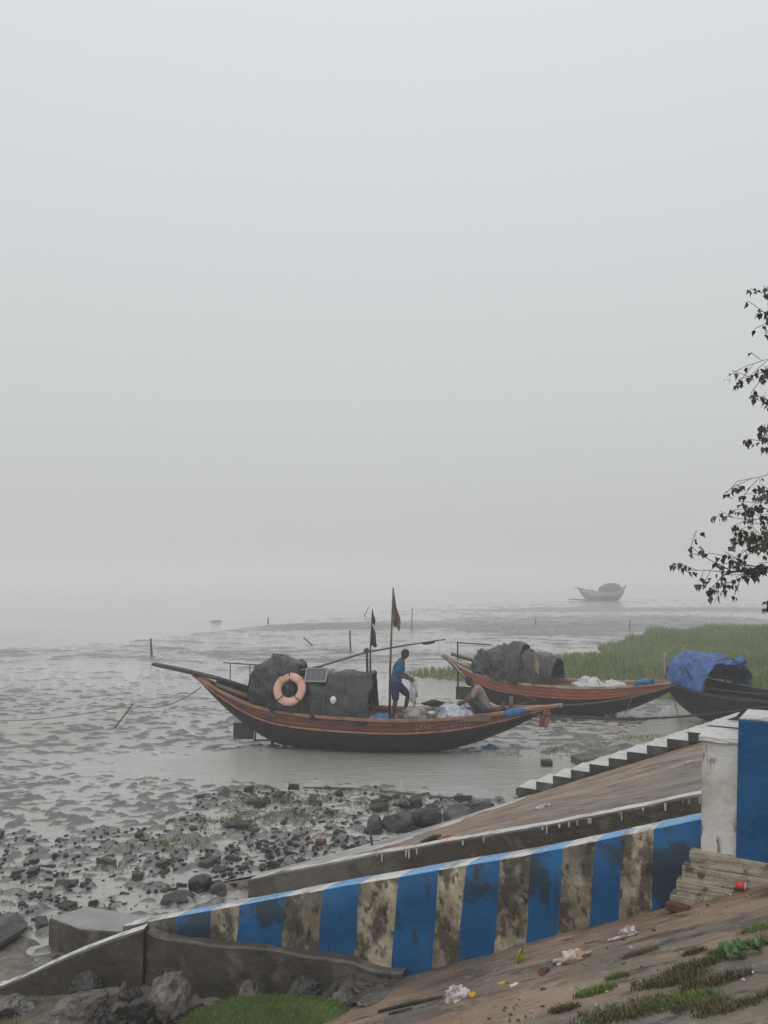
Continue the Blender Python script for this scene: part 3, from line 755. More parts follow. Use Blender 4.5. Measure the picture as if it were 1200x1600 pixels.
def make_hull(root, strake, rail, rub, gun=GUN, keel=KEEL, beam=BEAM, qs=.73, n=46, deck_mat='old_wood', deck_drop=.14, x_deck=(-3.2, 3.6), lower='hull_tar'):
    x0, x1 = gun[0][0], gun[-1][0]
    xs = [x0 + (x1 - x0) * (.5 - .5 * math.cos(math.pi * i / (n - 1))) for i in range(n)]
    H = dict(gun=gun, keel=keel, beam=beam)
    g = G()
    rows = []
    for x in xs:
        qa = [qs * k / 8 for k in range(9)]
        rows.append([hull_pt(x, q, -1, 0, **H) for q in qa[::-1]] + [hull_pt(x, q, 1, 0, **H) for q in qa[1:]])
    g.grid(rows)
    g.add(rows[0], [tuple(range(len(rows[0])))]).add(rows[-1], [tuple(range(len(rows[-1])))])
    g.obj('hull', lower, root, True, weld=.002)
    for sd_ in (-1, 1):
        g = G()
        rows = []
        for x in xs:
            out = [hull_pt(x, qs + (1 - qs) * k / 4, sd_, .014, **H) for k in range(5)]
            inn = [hull_pt(x, qs + (1 - qs) * k / 4, sd_, -.035, **H) for k in range(5)]
            inn = [(p[0], p[1] if p[1] * sd_ > 0.004 else .004 * sd_, p[2]) for p in inn]
            rows.append(out + inn[::-1])
        g.grid(rows, 0, True)
        g.add(rows[0], [tuple(range(10))]).add(rows[-1], [tuple(range(10))])
        g.obj('sheer_strake', strake, root, True)
        for nm, q, off, w, h_, mt in (('gunwale', 1.0, .012, .045, .035, rail), ('rub_rail', qs, .022, .022, .022, rub), ('plank_seam', qs + (1 - qs) * .5, .014, .005, .006, 'hull_tar')):
            pp = [hull_pt(x, q, sd_, off, **H) for x in xs]
            g = G()
            g.grid([[(p[0], p[1] - w, p[2] - h_), (p[0], p[1] + w, p[2] - h_), (p[0], p[1] + w, p[2] + h_), (p[0], p[1] - w, p[2] + h_)] for p in pp], 0, True)
            k_ = len(pp) - 1
            g.add([(p[0], p[1] + a * w, p[2] + c * h_) for p in (pp[0], pp[-1]) for a, c in ((-1, -1), (1, -1), (1, 1), (-1, 1))], [(0, 1, 2, 3), (4, 7, 6, 5)])
            g.obj(nm, mt, root)
    # deck of cross planks
    x = x_deck[0]
    while x < x_deck[1]:
        w = rng.uniform(.2, .3)
        xm = x + w / 2
        z = float(ci(xm, gun)) - deck_drop
        hb = float(ci(xm, beam)) * (.93 if deck_drop < .35 else .88)
        G().box((xm, 0, z + rng.uniform(-.006, .006)), (w - .015, 2 * hb - .06, .035)).obj('deck_plank', deck_mat, root)
        x += w
    return H
def tarp(root, name, mat, x0, x1, wf, tf, bf, seed, nu=44, nv=40, close0=True, wr=.05, closed1=False, sag=.03, power=.9):
    """arched cover: half width wf(x), crown height tf(x), hem height bf(x)"""
    S, A = np.meshgrid(np.linspace(0, 1, nu + 1), np.linspace(0, math.pi, nv + 1), indexing='ij')
    X = x0 + (x1 - x0) * S
    xs = X[:, 0]
    col_ = lambda fn: np.array([fn(float(x)) for x in xs])[:, None]
    K = np.ones_like(S)
    if close0:
        K = .12 + .88 * np.minimum(1, S / .14) ** .5
    if closed1:
        K = np.minimum(K, .12 + .88 * np.minimum(1, (1 - S) / .14) ** .5)
    cx, cz = np.cos(A), np.sin(A)
    Wd, Tp, Bs = col_(wf), col_(tf), col_(bf)
    Y = Wd * np.sign(cx) * np.abs(cx) ** .8 * (.35 + .65 * K)
    Z = Bs + (Tp - Bs) * np.abs(cz) ** power * K
    n1 = fbm(X * 1.6 + seed, A * 1.5, seed, 3)
    n2 = 1 - np.abs(fbm(X * 2.2 + A * 1.2 + seed, A * 2.2 - X * .8, seed + 4, 2))
    n3 = 1 - np.abs(fbm(X * 5.5 - A * 2 + seed, A * 3.1 + X * 2.5, seed + 8, 3))
    D_ = wr * (n1 * .8 + (n2 - .6) * .8 + (n3 ** 3 - .35) * .25) - sag * np.abs(np.sin(S * math.pi * 4)) * cz
    ph1 = X * 4.2 + 2.6 * n1 + cx * 1.2 + seed
    ph2 = X * 2.7 - A * 2.4 + 2.0 * n2 + seed * 2
    D_ = D_ + wr * .9 * ((1 - np.abs(np.sin(ph1))) ** 2.5 - .25) * (.25 + .75 * np.abs(cx)) + wr * .8 * ((1 - np.abs(np.sin(ph2))) ** 3 - .2)
    hem = np.maximum(0, 1 - np.abs(cz) * 4)
    D_ = D_ + hem * .03 * np.sin(X * 11 + seed)
    edge_ = np.where((S > .97), 1.0, 0.0) + np.where(S < .03, 1.0, 0.0)
    X = X + edge_ * .06 * fbm(A * 3 + seed, S, seed, 2) + .02 * n1
    rows = np.stack([X, Y + D_ * cx, Z + D_ * cz + hem * .07 * vn(X * 3, seed, A)], -1)
    o = G().grid(rows).obj(name, mat, root, True, solid=.012)
    return o
def rope(pts, r, mat, label, sagv=0.0, n=24, group=None, name='mooring_rope'):
    P = []
    for i in range(len(pts) - 1):
        a, b = Vector(pts[i]), Vector(pts[i + 1])
        sv = sagv[i] if hasattr(sagv, '__len__') else sagv
        for k in range(n):
            t = k / n
            p = a.lerp(b, t)
            p.z -= sv * 4 * t * (1 - t)
            P.append(p)
    P.append(Vector(pts[-1]))
    o = G().tube(P, r, 6).obj(name, mat, None, True)
    tag(o, label, 'rope', group)
    return o
def lump(name, mat, parent, c, r, seed, amp=.25, nu=36, nv=22, freq=2.2, flatbase=True, fine=.08):
    """crumpled heap"""
    TH_, PH = np.meshgrid(np.linspace(0, math.pi, nv + 1), np.linspace(0, 2 * math.pi, nu, endpoint=False), indexing='ij')
    dx, dy, dz = np.sin(TH_) * np.cos(PH), np.sin(TH_) * np.sin(PH), np.cos(TH_)
    f = 1 + amp * fbm(dx * freq + seed, dy * freq, dz * freq + seed, 3) + fine * (1 - 2 * np.abs(vn(dx * 7 + seed, dy * 7, dz * 7)))
    z = dz * r[2] * f
    if flatbase:
        z = np.where(z < 0, z * .25, z)
    rows = np.stack([c[0] + dx * r[0] * f, c[1] + dy * r[1] * f, c[2] + z], -1)
    return G().grid(rows, 0, True).obj(name, mat, parent, True, weld=.0005)
def pennant(root, mat, top, length, drop, seed, name='cloth', dirx=1):
    """limp three-cornered flag hanging from a pole top"""
    rows = []
    nu, nv = 9, 14
    for i in range(nu + 1):
        s = i / nu
        row = []
        for j in range(nv + 1):
            t = j / nv
            wdt = length * t * (1 - .25 * max(0, t - .7) / .3)
            x = dirx * (s * wdt) * (.75 + .12 * math.sin(t * 9 + seed))
            y = .05 * math.sin(s * 9 + seed + t * 3) * t
            z = -drop * (t * (1 - .06 * s) + .16 * s * t * t + .05 * s * math.sin(s * 7 + seed))
            row.append((top[0] + x, top[1] + y, top[2] + z))
        rows.append(row)
    return G().grid(rows).obj(name, mat, root, True, solid=.006)
def scraps(root, name, mat, n, f, r=.01):
    pass

# ---- moored boat with the two men
MB = empty('fishing_boat', (-.43, 21.35, .0), R(-6))
tag(MB, 'moored wooden fishing boat with red-brown upper side, black hull, life ring and flags', 'boat')
make_hull(MB, 'red_paint', 'pale_orange', 'pale_orange')
# stern post and bow cap
G().tube([(-4.75, 0, 1.84), (-4.4, 0, 1.62), (-4.1, 0, 1.36)], [.06, .08, .07], 8).obj('stern_post', 'pale_orange', MB, True)
G().box((4.38, 0, 1.10), (1.15, .17, .07), Matrix.Rotation(R(-6), 4, 'Y')).obj('bow_plank', 'pale_orange', MB, bevel=.01)
G().box((4.92, 0, 1.16), (.22, .11, .08), Matrix.Rotation(R(-6), 4, 'Y')).obj('bow_cap', 'pale_wood', MB, bevel=.01)
o = G().tube([(3.55, -.42, .98), (3.75, -.38, 1.04), (4.05, -.30, 1.06)], [.085, .10, .085], 10).obj('bow_lashing', 'blue_plastic', MB, True)
# faint worn letters on the bow strake
g = G()
for k in range(17):
    x = 1.35 + k * .105 + (.14 if k > 6 else 0) + (.2 if k > 13 else 0)
    for r_ in range(rng.choice((2, 3))):
        q = .76 + .12 * rng.random()
        p = Vector(hull_pt(x + rng.uniform(-.02, .02), q, -1, .024))
        a, b = rng.choice(((.028, .008), (.008, .034), (.02, .012)))
        g.box(p, (a * 2, .010, b * 2))
tag(g.obj('worn_lettering', 'pale_orange', MB), kind='stuff')
# cover
wf = lambda x: float(ci(x, BEAM)) * .97
bf = lambda x: float(ci(x, GUN)) - .0
tarp(MB, 'canopy', 'tarp', -2.75, .16, lambda x: wf(x) + .03, lambda x: 2.02 - .03 * (x + 1.2) ** 2 * .4, lambda x: bf(x) - .02 - .10 * max(0, min(1, (x + 1.0) / .6)), 3.1, nu=60, nv=50, wr=.055, sag=.055)
tarp(MB, 'canopy_hood', 'tarp', -3.15, -1.72, lambda x: wf(x) + .07, lambda x: 2.33 - .42 * (x + 2.25) ** 2 - (0.0 if x < -2.1 else .25 * (x + 2.1)), lambda x: bf(x) + .02, 9.4, nu=60, nv=60, wr=.14, sag=.0, power=.8)
for xx_ in (-.02, -.75, -1.6):
    pts = []
    for j in range(25):
        a = math.pi * j / 24
        cx, cz = math.cos(a), math.sin(a)
        pts.append((xx_, (wf(xx_) - .06) * math.copysign(abs(cx) ** .8, cx), bf(xx_) - .1 + (1.94 - bf(xx_) + .1) * abs(cz) ** .9))
    G().tube(pts, .02, 6).obj('hoop', 'bamboo', MB, True)
G().box((-.55, .12, 1.05), (.06, 1.6, .9)).obj('cabin_partition', 'dark_wood', MB)
for xx_ in (-.35, -.95, -1.5):
    pts = []
    for j in range(31):
        a = math.pi * j / 30
        cx, cz = math.cos(a), math.sin(a)
        pts.append((xx_ + .05 * math.sin(j * .4), (wf(xx_) + .06) * math.copysign(abs(cx) ** .8, cx), bf(xx_) - .05 + (2.06 - bf(xx_)) * abs(cz) ** .9))
    G().tube(pts, .010, 6).obj('tie_rope', 'rope', MB, True)
# steering oar lying over the stern
G().tube([(-5.85, -.1, 2.10), (-5.75, -.1, 2.09), (-4.9, -.1, 1.93), (-4.0, -.1, 1.74), (-3.2, -.12, 1.52)], [.05, .075, .085, .075, .06], 10, flat=.75).obj('steering_oar', 'dark_wood', MB, True)
G().tube([(-4.1, .1, 1.66), (-2.7, .05, 1.3)], [.07, .09], 8).obj('stern_log', 'dark_wood', MB, True)
G().tube([(-4.0, -.28, 1.60), (-2.9, -.42, 1.24)], [.05, .06], 8).obj('stern_log', 'old_wood', MB, True)
G().box((-3.62, 0, 1.50), (.12, .6, .09)).obj('oar_rest', 'dark_wood', MB, bevel=.01)
# stern rail
for x, z0, z1 in ((-3.85, 1.45, 2.08), (-3.3, 1.3, 2.06)):
    G().tube([(x, .45, z0), (x, .45, z1)], .014, 6).obj('rail_post', 'steel', MB, True)
G().tube([(-4.05, .45, 2.10), (-2.9, .45, 2.04)], .016, 6).obj('stern_rail', 'steel', MB, True)
# rudder and propeller
G().box((-3.32, 0, .36), (.56, .045, .42)).obj('rudder', 'dark_wood', MB, bevel=.008)
G().tube([(-3.0, 0, .10), (-3.0, 0, .75)], .022, 8).obj('rudder_stock', 'steel', MB, True)
G().tube([(-2.86, 0, .70), (-2.93, 0, .48), (-2.88, 0, .32), (-2.82, 0, .24)], .02, 8).obj('rudder_bracket', 'steel', MB, True)
G().tube([(-3.05, 0, .12), (-2.3, 0, .15)], .022, 8).obj('propeller_shaft', 'steel', MB, True)
pr_ = empty('propeller', (-2.52, 0, .15), 0, MB)
for k in range(3):
    a = R(90 + 120 * k)
    G().add([(-.02, 0, 0), (.02, 0, 0), (.035, math.cos(a) * .17 - .05 * math.sin(a), math.sin(a) * .17 + .05 * math.cos(a)), (-.035, math.cos(a) * .17 + .05 * math.sin(a), math.sin(a) * .17 - .05 * math.cos(a))], [(0, 1, 2, 3)]).obj('blade', 'steel', pr_, solid=.012)
# pole crutch on the cover
for dy in (-.05, .05):
    G().tube([(.02, -.1, 1.4), (.02 - .03, -.1 + dy, 2.50)], .03, 8).obj('crutch_post', 'dark_wood', MB, True)
lump('crutch_head', 'dark_wood', MB, (-.02, -.1, 2.5), (.08, .08, .07), 3, .2, 14, 8, flatbase=False)
# fore deck boards standing along the near side
G().box((1.75, -.80, .86), (2.9, .05, .09), Matrix.Rotation(R(-2), 4, 'Y') @ Matrix.Rotation(R(3.5), 4, 'Z')).obj('washboard', 'old_wood', MB, bevel=.008)
G().box((-.02, -.93, .94), (.6, .04, .05)).obj('washboard', 'pale_wood', MB, bevel=.008)
for x in (.55, 1.5, 2.45):
    hb = float(ci(x, BEAM))
    G().box((x, 0, float(ci(x, GUN)) - .04), (.12, 2 * hb - .1, .06)).obj('thwart', 'old_wood', MB, bevel=.01)
G().tube([(3.72, .1, .9), (3.74, .1, 1.36)], .05, 8).obj('mooring_post', 'old_wood', MB, True)
G().tube([(3.52, -.05, .9), (3.52, -.05, 1.22)], .045, 8).obj('mooring_post', 'dark_wood', MB, True)
MW = Matrix.Translation((-.43, 21.35, 0)) @ Matrix.Rotation(R(-6), 4, 'Z')
def mb(x, y, z):
    return MW @ Vector((x, y, z))

# things carried on it
LR = empty('life_ring', mb(-1.88, -.93, 1.60), R(-6))
tag(LR, 'faded orange life ring hanging on the boat cover', 'life ring')
rows = []
ang = R(38)
for i in range(40):
    a = 2 * math.pi * i / 40
    row = []
    for j in range(14):
        b_ = 2 * math.pi * j / 14
        rr_ = .315 + .105 * math.cos(b_)
        x, y, z = rr_ * math.cos(a), .09 * math.sin(b_), rr_ * math.sin(a)
        row.append((x, y * math.cos(ang * .7) + z * math.sin(ang * .7) * .8, z * math.cos(ang * .5)))
    rows.append(row)
rows.append(rows[0])
G().grid(rows, 0, True).obj('ring', 'buoy', LR, True, weld=.0005)
for k in range(4):
    a = R(45 + 90 * k)
    pts = []
    for j in range(9):
        b_ = math.pi * 2 * j / 8
        rr_ = .315 + .112 * math.cos(b_)
        x, y, z = rr_ * math.cos(a), .097 * math.sin(b_), rr_ * math.sin(a)
        pts.append((x, y * math.cos(ang * .7) + z * math.sin(ang * .7) * .8, z * math.cos(ang * .5)))
    G().tube(pts, .014, 6).obj('grab_band', 'dark_rope' if k in (2, 3) else 'buoy', LR, True)
SPn = empty('solar_panel', mb(-1.25, -.66, 1.93), R(-6))
tag(SPn, 'small framed solar panel lying on the boat cover', 'solar panel')
rt = Matrix.Rotation(R(48), 4, 'X') @ Matrix.Rotation(R(0), 4, 'Y')
G().box((0, 0, 0), (.52, .40, .02), rt).obj('cells', 'panel_cell', SPn)
for c, d in (((0, .2, .004), (.56, .03, .034)), ((0, -.2, .004), (.56, .03, .034)), ((.27, 0, .004), (.03, .37, .034)), ((-.27, 0, .004), (.03, .37, .034))):
    G().box(rt @ Vector(c), d, rt).obj('frame_bar', 'alu', SPn)
for k in range(3):
    G().box(rt @ Vector((-.13 + .13 * k, 0, .012)), (.006, .36, .004), rt).obj('cell_line', 'alu', SPn)
BF = G().ell((0, 0, 0), (.08, .08, .10), 16, 12).obj('float_ball', 'white_plastic', None, True, mb(-.74, -1.03, 1.36))
tag(BF, 'white float ball tied to the side of the cover', 'float')
BP = G().tube([mb(-2.1, -.42, 1.93), mb(-1.2, -.30, 2.12), mb(-.05, -.16, 2.47), mb(1.0, -.1, 2.66), mb(2.05, -.05, 2.82)], [.028, .027, .025, .022, .014], 8).obj('bamboo_pole', 'bamboo', None, True)
tag(BP, 'long thin bamboo pole resting across the boat cover and crutch', 'pole')
o = G().tube([mb(1.45, -.08, 2.70), mb(1.62, -.08, 2.725), mb(1.78, -.07, 2.75)], [.02, .04, .02], 8).obj('pole_binding', 'dark_rope', BP, True)
lump('rope_coil', 'rope', BP, mb(-1.55, -.34, 2.02), (.25, .10, .05), 5, .2, 18, 8, flatbase=False)
F1 = empty('orange_flag', mb(.62, -.45, .62), R(-6))
tag(F1, 'limp orange pennant on the tallest pole of the boat', 'flag')
G().tube([(0, 0, 0), (.02, 0, 1.5), (.10, 0, 3.55)], [.035, .03, .018], 8).obj('flag_pole', 'bamboo', F1, True)
pennant(F1, 'flag_orange', (.10, 0, 3.52), .30, .95, 1.0)
F2 = empty('dark_flag', mb(.08, -.08, 1.3), R(-6))
tag(F2, 'two ragged dark pennants on a short pole above the cover', 'flag')
G().tube([(0, 0, 0), (.0, 0, 1.2), (.05, 0, 2.3)], [.025, .022, .012], 8).obj('flag_pole', 'dark_wood', F2, True)
pennant(F2, 'flag_dark', (.06, 0, 2.28), .12, .36, 2.0)
pennant(F2, 'flag_dark', (.02, 0, 1.95), .27, .60, 4.0)
for nm, mt, c, r_, sd_, lb in (
        ('net_heap', 'net_grey', (1.32, -.40, .84), (.36, .34, .28), 2.0, 'greyish bundled fishing net beside the standing man'),
        ('net_heap', 'net_white', (1.78, .0, .86), (.26, .3, .36), 5.0, 'white bundled fishing net behind the green can'),
        ('net_heap', 'net_blue_white', (2.28, -.30, .86), (.48, .36, .27), 8.0, 'bluish white heap of fishing net before the squatting man'),
        ('plastic_sheet', 'blue_plastic', (.35, -.62, .82), (.33, .25, .13), 11.0, 'crumpled blue plastic sheet on the deck below the cover')):
    o = lump(nm, mt, None, (0, 0, 0), r_, sd_, .3, 40, 24, 2.6)
    o.location = mb(*c)
    tag(o, lb, 'net' if 'net' in nm else 'sheet')
cn = empty('green_can', mb(1.70, -.62, .84), 0)
tag(cn, 'dark green can with a white lid among the nets', 'can')
G().tube([(0, 0, 0), (0, 0, .16)], .11, 14).obj('can_body', 'green_plastic', cn, True)
G().tube([(0, 0, .16), (0, 0, .22)], [.11, .09], 14).obj('can_lid', 'white_plastic', cn, True)
bw = lump('black_bag', 'black_rubber', None, (0, 0, 0), (.22, .14, .07), 6, .5, 26, 14, flatbase=False)
bw.location = mb(1.72, -.42, 1.24)
tag(bw, 'black cloth bundle on top of the white net', 'bag')
hc = G()
rows = []
for i in range(13):
    s = i / 12
    row = []
    for j in range(17):
        t = j / 16
        row.append((-.10 + .22 * s + .03 * math.sin(t * 5), .06 * math.sin(s * 11 + t * 3) + (.02 if s < .5 else -.02), .05 - .52 * t - .05 * s * math.sin(t * 3)))
    rows.append(row)
hc.grid(rows)
o = hc.obj('red_cloth', 'cloth_red', None, True, mb(4.55, -.12, 1.10), R(-6), solid=.01)
tag(o, 'faded red cloth hanging from the bow', 'cloth')

# ---- second boat
B2 = empty('fishing_boat', (5.69, 27.0, .0), R(-24))
B2.scale = (.845, 1, 1)
tag(B2, 'fishing boat with bright orange-red side and humped grey tarpaulin cover', 'boat')
GUN2 = [(-4.55, 1.66), (-4.0, 1.46), (-3.0, 1.20), (-1.7, 1.03), (-.3, .97), (1.1, .95), (2.2, .99), (3.5, 1.08), (4.55, 1.17)]
KEEL2 = [(x, z + .03 - (.12 if x < -4.2 else 0)) for x, z in KEEL]
make_hull(B2, 'orange_paint', 'pale_wood', 'orange_paint', GUN2, KEEL2, BEAM, qs=.72)
G().tube([(-4.75, 0, 1.70), (-4.4, 0, 1.56), (-4.1, 0, 1.36)], [.06, .08, .07], 8).obj('stern_post', 'pale_wood', B2, True)
G().box((4.5, 0, 1.2), (1.5, .16, .08), Matrix.Rotation(R(-4), 4, 'Y')).obj('bow_plank', 'orange_paint', B2, bevel=.01)
G().tube([(3.1, -.55, 1.12), (3.4, -.46, 1.18), (3.75, -.36, 1.2)], [.085, .10, .085], 10).obj('bow_lashing', 'blue_plastic', B2, True)
wf2 = lambda x: float(ci(x, BEAM)) * .97
bf2 = lambda x: float(ci(x, GUN2))
tarp(B2, 'canopy', 'grey_tarp', -3.35, -1.0, lambda x: wf2(x) + .06, lambda x: 2.05 - .14 * (x + 1.9) ** 2, lambda x: bf2(x) + .02, 13.3, nu=60, nv=50, wr=.13, sag=.02)
tarp(B2, 'canopy_front', 'grey_tarp', -1.75, .15, lambda x: wf2(x) + .02, lambda x: 1.98 - .16 * (x + 1.1) ** 2, lambda x: bf2(x) - .03, 21.7, close0=False, wr=.07, sag=.02)
tarp(B2, 'canopy_fold', 'grey_tarp', -1.75, -1.15, lambda x: wf2(x) + .09, lambda x: 2.28 - .9 * (x + 1.45) ** 2, lambda x: bf2(x) + .0, 31.7, close0=False, wr=.06, sag=0, nu=14)
G().box((-.4, .1, 1.15), (.06, 1.6, .7)).obj('cabin_partition', 'dark_wood', B2)
G().tube([(-3.9, -.3, .5), (-3.9, -.3, 2.22)], .035, 8).obj('stern_pole', 'dark_wood', B2, True)
G().tube([(-3.9, -.3, 2.18), (-2.6, .1, 2.12)], .02, 6).obj('stern_rail', 'steel', B2, True)
G().tube([(-4.6, -.15, 1.72), (-3.1, -.45, 1.32)], .06, 8).obj('stern_log', 'pale_wood', B2, True)
G().tube([(-4.4, .2, 1.74), (-3.0, .4, 1.42)], .06, 8).obj('stern_log', 'old_wood', B2, True)
G().box((-3.75, 0, .42), (.72, .05, .46)).obj('rudder', 'dark_wood', B2, bevel=.008)
G().tube([(-3.38, 0, .1), (-3.38, 0, .9)], .022, 8).obj('rudder_stock', 'steel', B2, True)
for k, (x, z) in enumerate(((-4.2, 1.45), (-3.9, 1.35))):
    G().tube([(x, -.32, z + .1), (x + .9, -.62, z - .55)], .03, 6).obj('stern_brace', 'pale_wood', B2, True)
M2 = Matrix.Translation((5.69, 27.0, 0)) @ Matrix.Rotation(R(-24), 4, 'Z') @ Matrix.Diagonal((.845, 1, 1, 1))
def m2(x, y, z):
    return M2 @ Vector((x, y, z))
for i, (x, y, r_) in enumerate(((1.35, -.1, (.50, .5, .30)), (2.3, -.05, (.42, .40, .22)))):
    o = lump('net_heap', 'net_white', None, (0, 0, 0), r_, 3.3 + i * 4, .3, 40, 24, 2.6)
    o.location = m2(x, y, .86)
    tag(o, ('larger white net heap beside the grey cover of the rear boat', 'smaller white net heap nearer the bow of the rear boat')[i], 'net')
F3 = empty('pale_flag', m2(-.35, -1.05, .98), R(-24))
tag(F3, 'small pale orange and green pennant leaning before the grey cover', 'flag')
G().tube([(.25, 0, 0), (-.1, 0, 1.05)], [.018, .012], 6).obj('flag_pole', 'bamboo', F3, True)
pennant(F3, 'flag_pale', (-.1, 0, 1.05), .22, .65, 3.0)
G().tube([m2(1.9, -.2, -.05), m2(1.95, -.25, .35)], .06, 8)
pp_ = G().tube([(0, 0, -.3), (0, 0, .35)], .055, 8).obj('hull_prop', 'dark_wood', None, True, m2(2.2, -.45, 0))
tag(pp_, 'short dark timber prop under the bow of the rear boat', 'prop')

# ---- third boat under the blue tarpaulin
B3 = empty('fishing_boat', (10.72, 24.45, .0), R(-58))
tag(B3, 'dark tarred boat with a bright blue tarpaulin cover at right', 'boat')
GUN3 = [(-2.3, 1.26), (-1.9, 1.16), (-1.3, 1.06), (-.5, .99), (.5, .95), (1.5, .96), (2.4, 1.03), (3.4, 1.18)]
KEEL3 = [(-2.3, .80), (-1.9, .42), (-1.3, .10), (-.5, -.04), (.5, -.05), (1.5, .06), (2.4, .36), (3.4, 1.0)]
BEAM3 = [(-2.3, .50), (-1.9, .82), (-1.3, 1.06), (-.5, 1.18), (.5, 1.12), (1.5, .88), (2.4, .52), (3.4, .08)]
make_hull(B3, 'hull_tar', 'dark_wood', 'hull_tar', GUN3, KEEL3, BEAM3, qs=.66, x_deck=(-1.8, 2.8), deck_mat='dark_wood', deck_drop=.3)
wf3 = lambda x: float(ci(x, BEAM3)) * .98
bf3 = lambda x: float(ci(x, GUN3))
tarp(B3, 'canopy', 'blue_tarp', -2.3, -.35, lambda x: wf3(x) + .08, lambda x: 2.10 - .28 * (x + 1.35) ** 2, lambda x: bf3(x) + .04 + .1 * max(0, x + .9), 41.3, nu=60, nv=50, close0=True, wr=.095, sag=.02)
lump('tarp_knot', 'blue_tarp', B3, (-.42, .62, 1.78), (.22, .2, .16), 3, .4, 24, 14, flatbase=False)
for xx_ in (-.45, -1.2):
    pts = []
    for j in range(25):
        a = math.pi * j / 24
        cx, cz = math.cos(a), math.sin(a)
        pts.append((xx_, (wf3(xx_) - .04) * math.copysign(abs(cx) ** .8, cx), bf3(xx_) - .1 + (1.95 - bf3(xx_) + .1) * abs(cz) ** .9))
    G().tube(pts, .025, 6).obj('hoop', 'bamboo', B3, True)
# back curtain with a square window hole
g = G()
for c, d in (((-1.75, -.50, 1.2), (.05, .36, .9)), ((-1.75, .30, 1.2), (.05, .84, .9)), ((-1.75, -.22, .98), (.05, .20, .45)), ((-1.75, -.22, 1.62), (.05, .20, .10))):
    g.box(c, d)
g.obj('back_curtain', 'tarp', B3)
for x, y, s_ in ((-.9, .3, .16), (-.7, .1, .13), (-1.1, -.2, .18)):
    lump('stowed_bundle', 'net_grey', B3, (x, y, .62), (s_, s_, s_ * .8), x * 9, .3, 18, 12)
G().box((-2.2, -.62, 1.7), (.05, .12, .7)).obj('stern_board', 'pale_wood', B3, bevel=.008)
G().tube([(-.2, -1.05, .93), (1.2, -.85, .93), (2.4, -.44, 1.0)], .03, 6).obj('gunwale_pole', 'old_wood', B3, True)
M3 = Matrix.Translation((10.72, 24.45, 0)) @ Matrix.Rotation(R(-58), 4, 'Z')
def m3(x, y, z):
    return M3 @ Vector((x, y, z))

# ---- distant boat in the mist
B4 = empty('distant_boat', (44.5, 164, -.05), R(172))
tag(B4, 'distant covered boat faint in the mist on the right', 'boat')
GUN4 = [(-4.75, 3.3), (-4.1, 2.55), (-3.0, 2.05), (-1.7, 1.85), (-.3, 1.8), (1.1, 1.8), (2.2, 1.9), (3.5, 2.15), (4.7, 2.45)]
KEEL4 = [(-4.75, 2.9), (-4.2, 1.5), (-3.5, .35), (-2.7, -.05), (-1.2, -.1), (1.4, -.1), (2.8, -.02), (3.7, .6), (4.7, 2.2)]
BEAM4 = [(-4.75, .12), (-4.0, .42), (-3.0, .8), (-1.7, 1.1), (-.3, 1.2), (1.1, 1.1), (2.2, .9), (3.5, .5), (4.7, .09)]
make_hull(B4, 'pale_wood', 'old_wood', 'old_wood', GUN4, KEEL4, BEAM4, qs=.6, n=24, lower='old_wood')
tarp(B4, 'canopy', 'old_wood', -3.9, .6, lambda x: float(ci(x, BEAM4)), lambda x: 3.55 - .13 * (x + 2.0) ** 2, lambda x: float(ci(x, GUN4)), 51.3, nu=26, nv=24, wr=.08, sag=.0)
G().tube([(2.2, 0, 1.8), (3.8, 0, 2.3), (5.4, 0, 2.65)], [.12, .14, .09], 8).obj('bow_spar', 'dark_wood', B4, True)
lump('deck_gear', 'net_grey', B4, (2.3, 0, 1.8), (.8, .6, .4), 4, .4, 18, 12)
g = G().tube([(0, 0, 0), (-6.5, .5, .25)], [.2, .1], 8)
tag(g.obj('drift_log', 'dark_wood', None, True, (43.3, 160, .05)), 'thin dark log floating beside the distant boat', 'log')

# ------------------------------------------------------------------ ropes and stakes
rope([mb(-4.5, -.05, 1.50), (-7.67, 24.6, .62), (-11.6, 24.6, .12), (-17, 25.2, .02)], .012, 'rope', 'mooring rope from the stern running left across the mud', [.28, .12, .02])
rope([mb(4.95, 0, 1.16), m2(4.9, -.05, 1.24)], .022, 'rope', 'pale rope from the near boat bow to the rear boat bow', .16)
rope([mb(3.7, -.38, 1.05), (9.0, 19.6, 1.30), (13.5, 17.5, 2.2)], .026, 'dark_rope', 'dark mooring line from the near bow running ashore', [.22, .1])
rope([m2(4.6, -.1, 1.2), (11.5, 20.6, 1.55), (15, 18, 2.5)], .014, 'rope', 'thin rope from the rear boat bow passing the blue cover', [.2, .1])
rope([m2(3.2, -.5, 1.1), m2(2.7, -1.9, .02)], .014, 'rope', 'short rope hanging from the rear bow to the mud', .05)
rope([m3(-2.25, -.3, .9), m3(-.9, -1.6, .02)], .014, 'rope', 'slack rope down the stern of the blue covered boat', .06)
rope([m3(2.4, -.46, .98), m3(2.3, -.7, .3)], .014, 'rope', 'rope end hanging over the dark boat side', .02)
rope([mb(1.9, .9, .8), (4.6, 24.5, .75), m2(-3.4, -.4, 1.5)], .012, 'rope', 'thin line between near boat and rear boat stern', [.1, .1])
rope([m3(3.0, 0, 1.05), (18.5, 24.5, 2.2)], .016, 'rope', 'thin rope rising right from the dark boat bow', .15)
def stake(base, top, r, label, mat='dark_wood', group=None):
    b, t = Vector(base), Vector(top)
    g = G().tube([b - (t - b).normalized() * .35, b, b.lerp(t, .5) + Vector((rng.uniform(-.02, .02), 0, 0)), t], [r, r, r * .95, r * .85], 8)
    return tag(g.obj('mooring_stake', mat, None, True), label, 'stake', group)
stake((-13.26, 46.2, 0), (-13.34, 46.2, .98), .065, 'thick dark stake standing alone at far left on the mud')
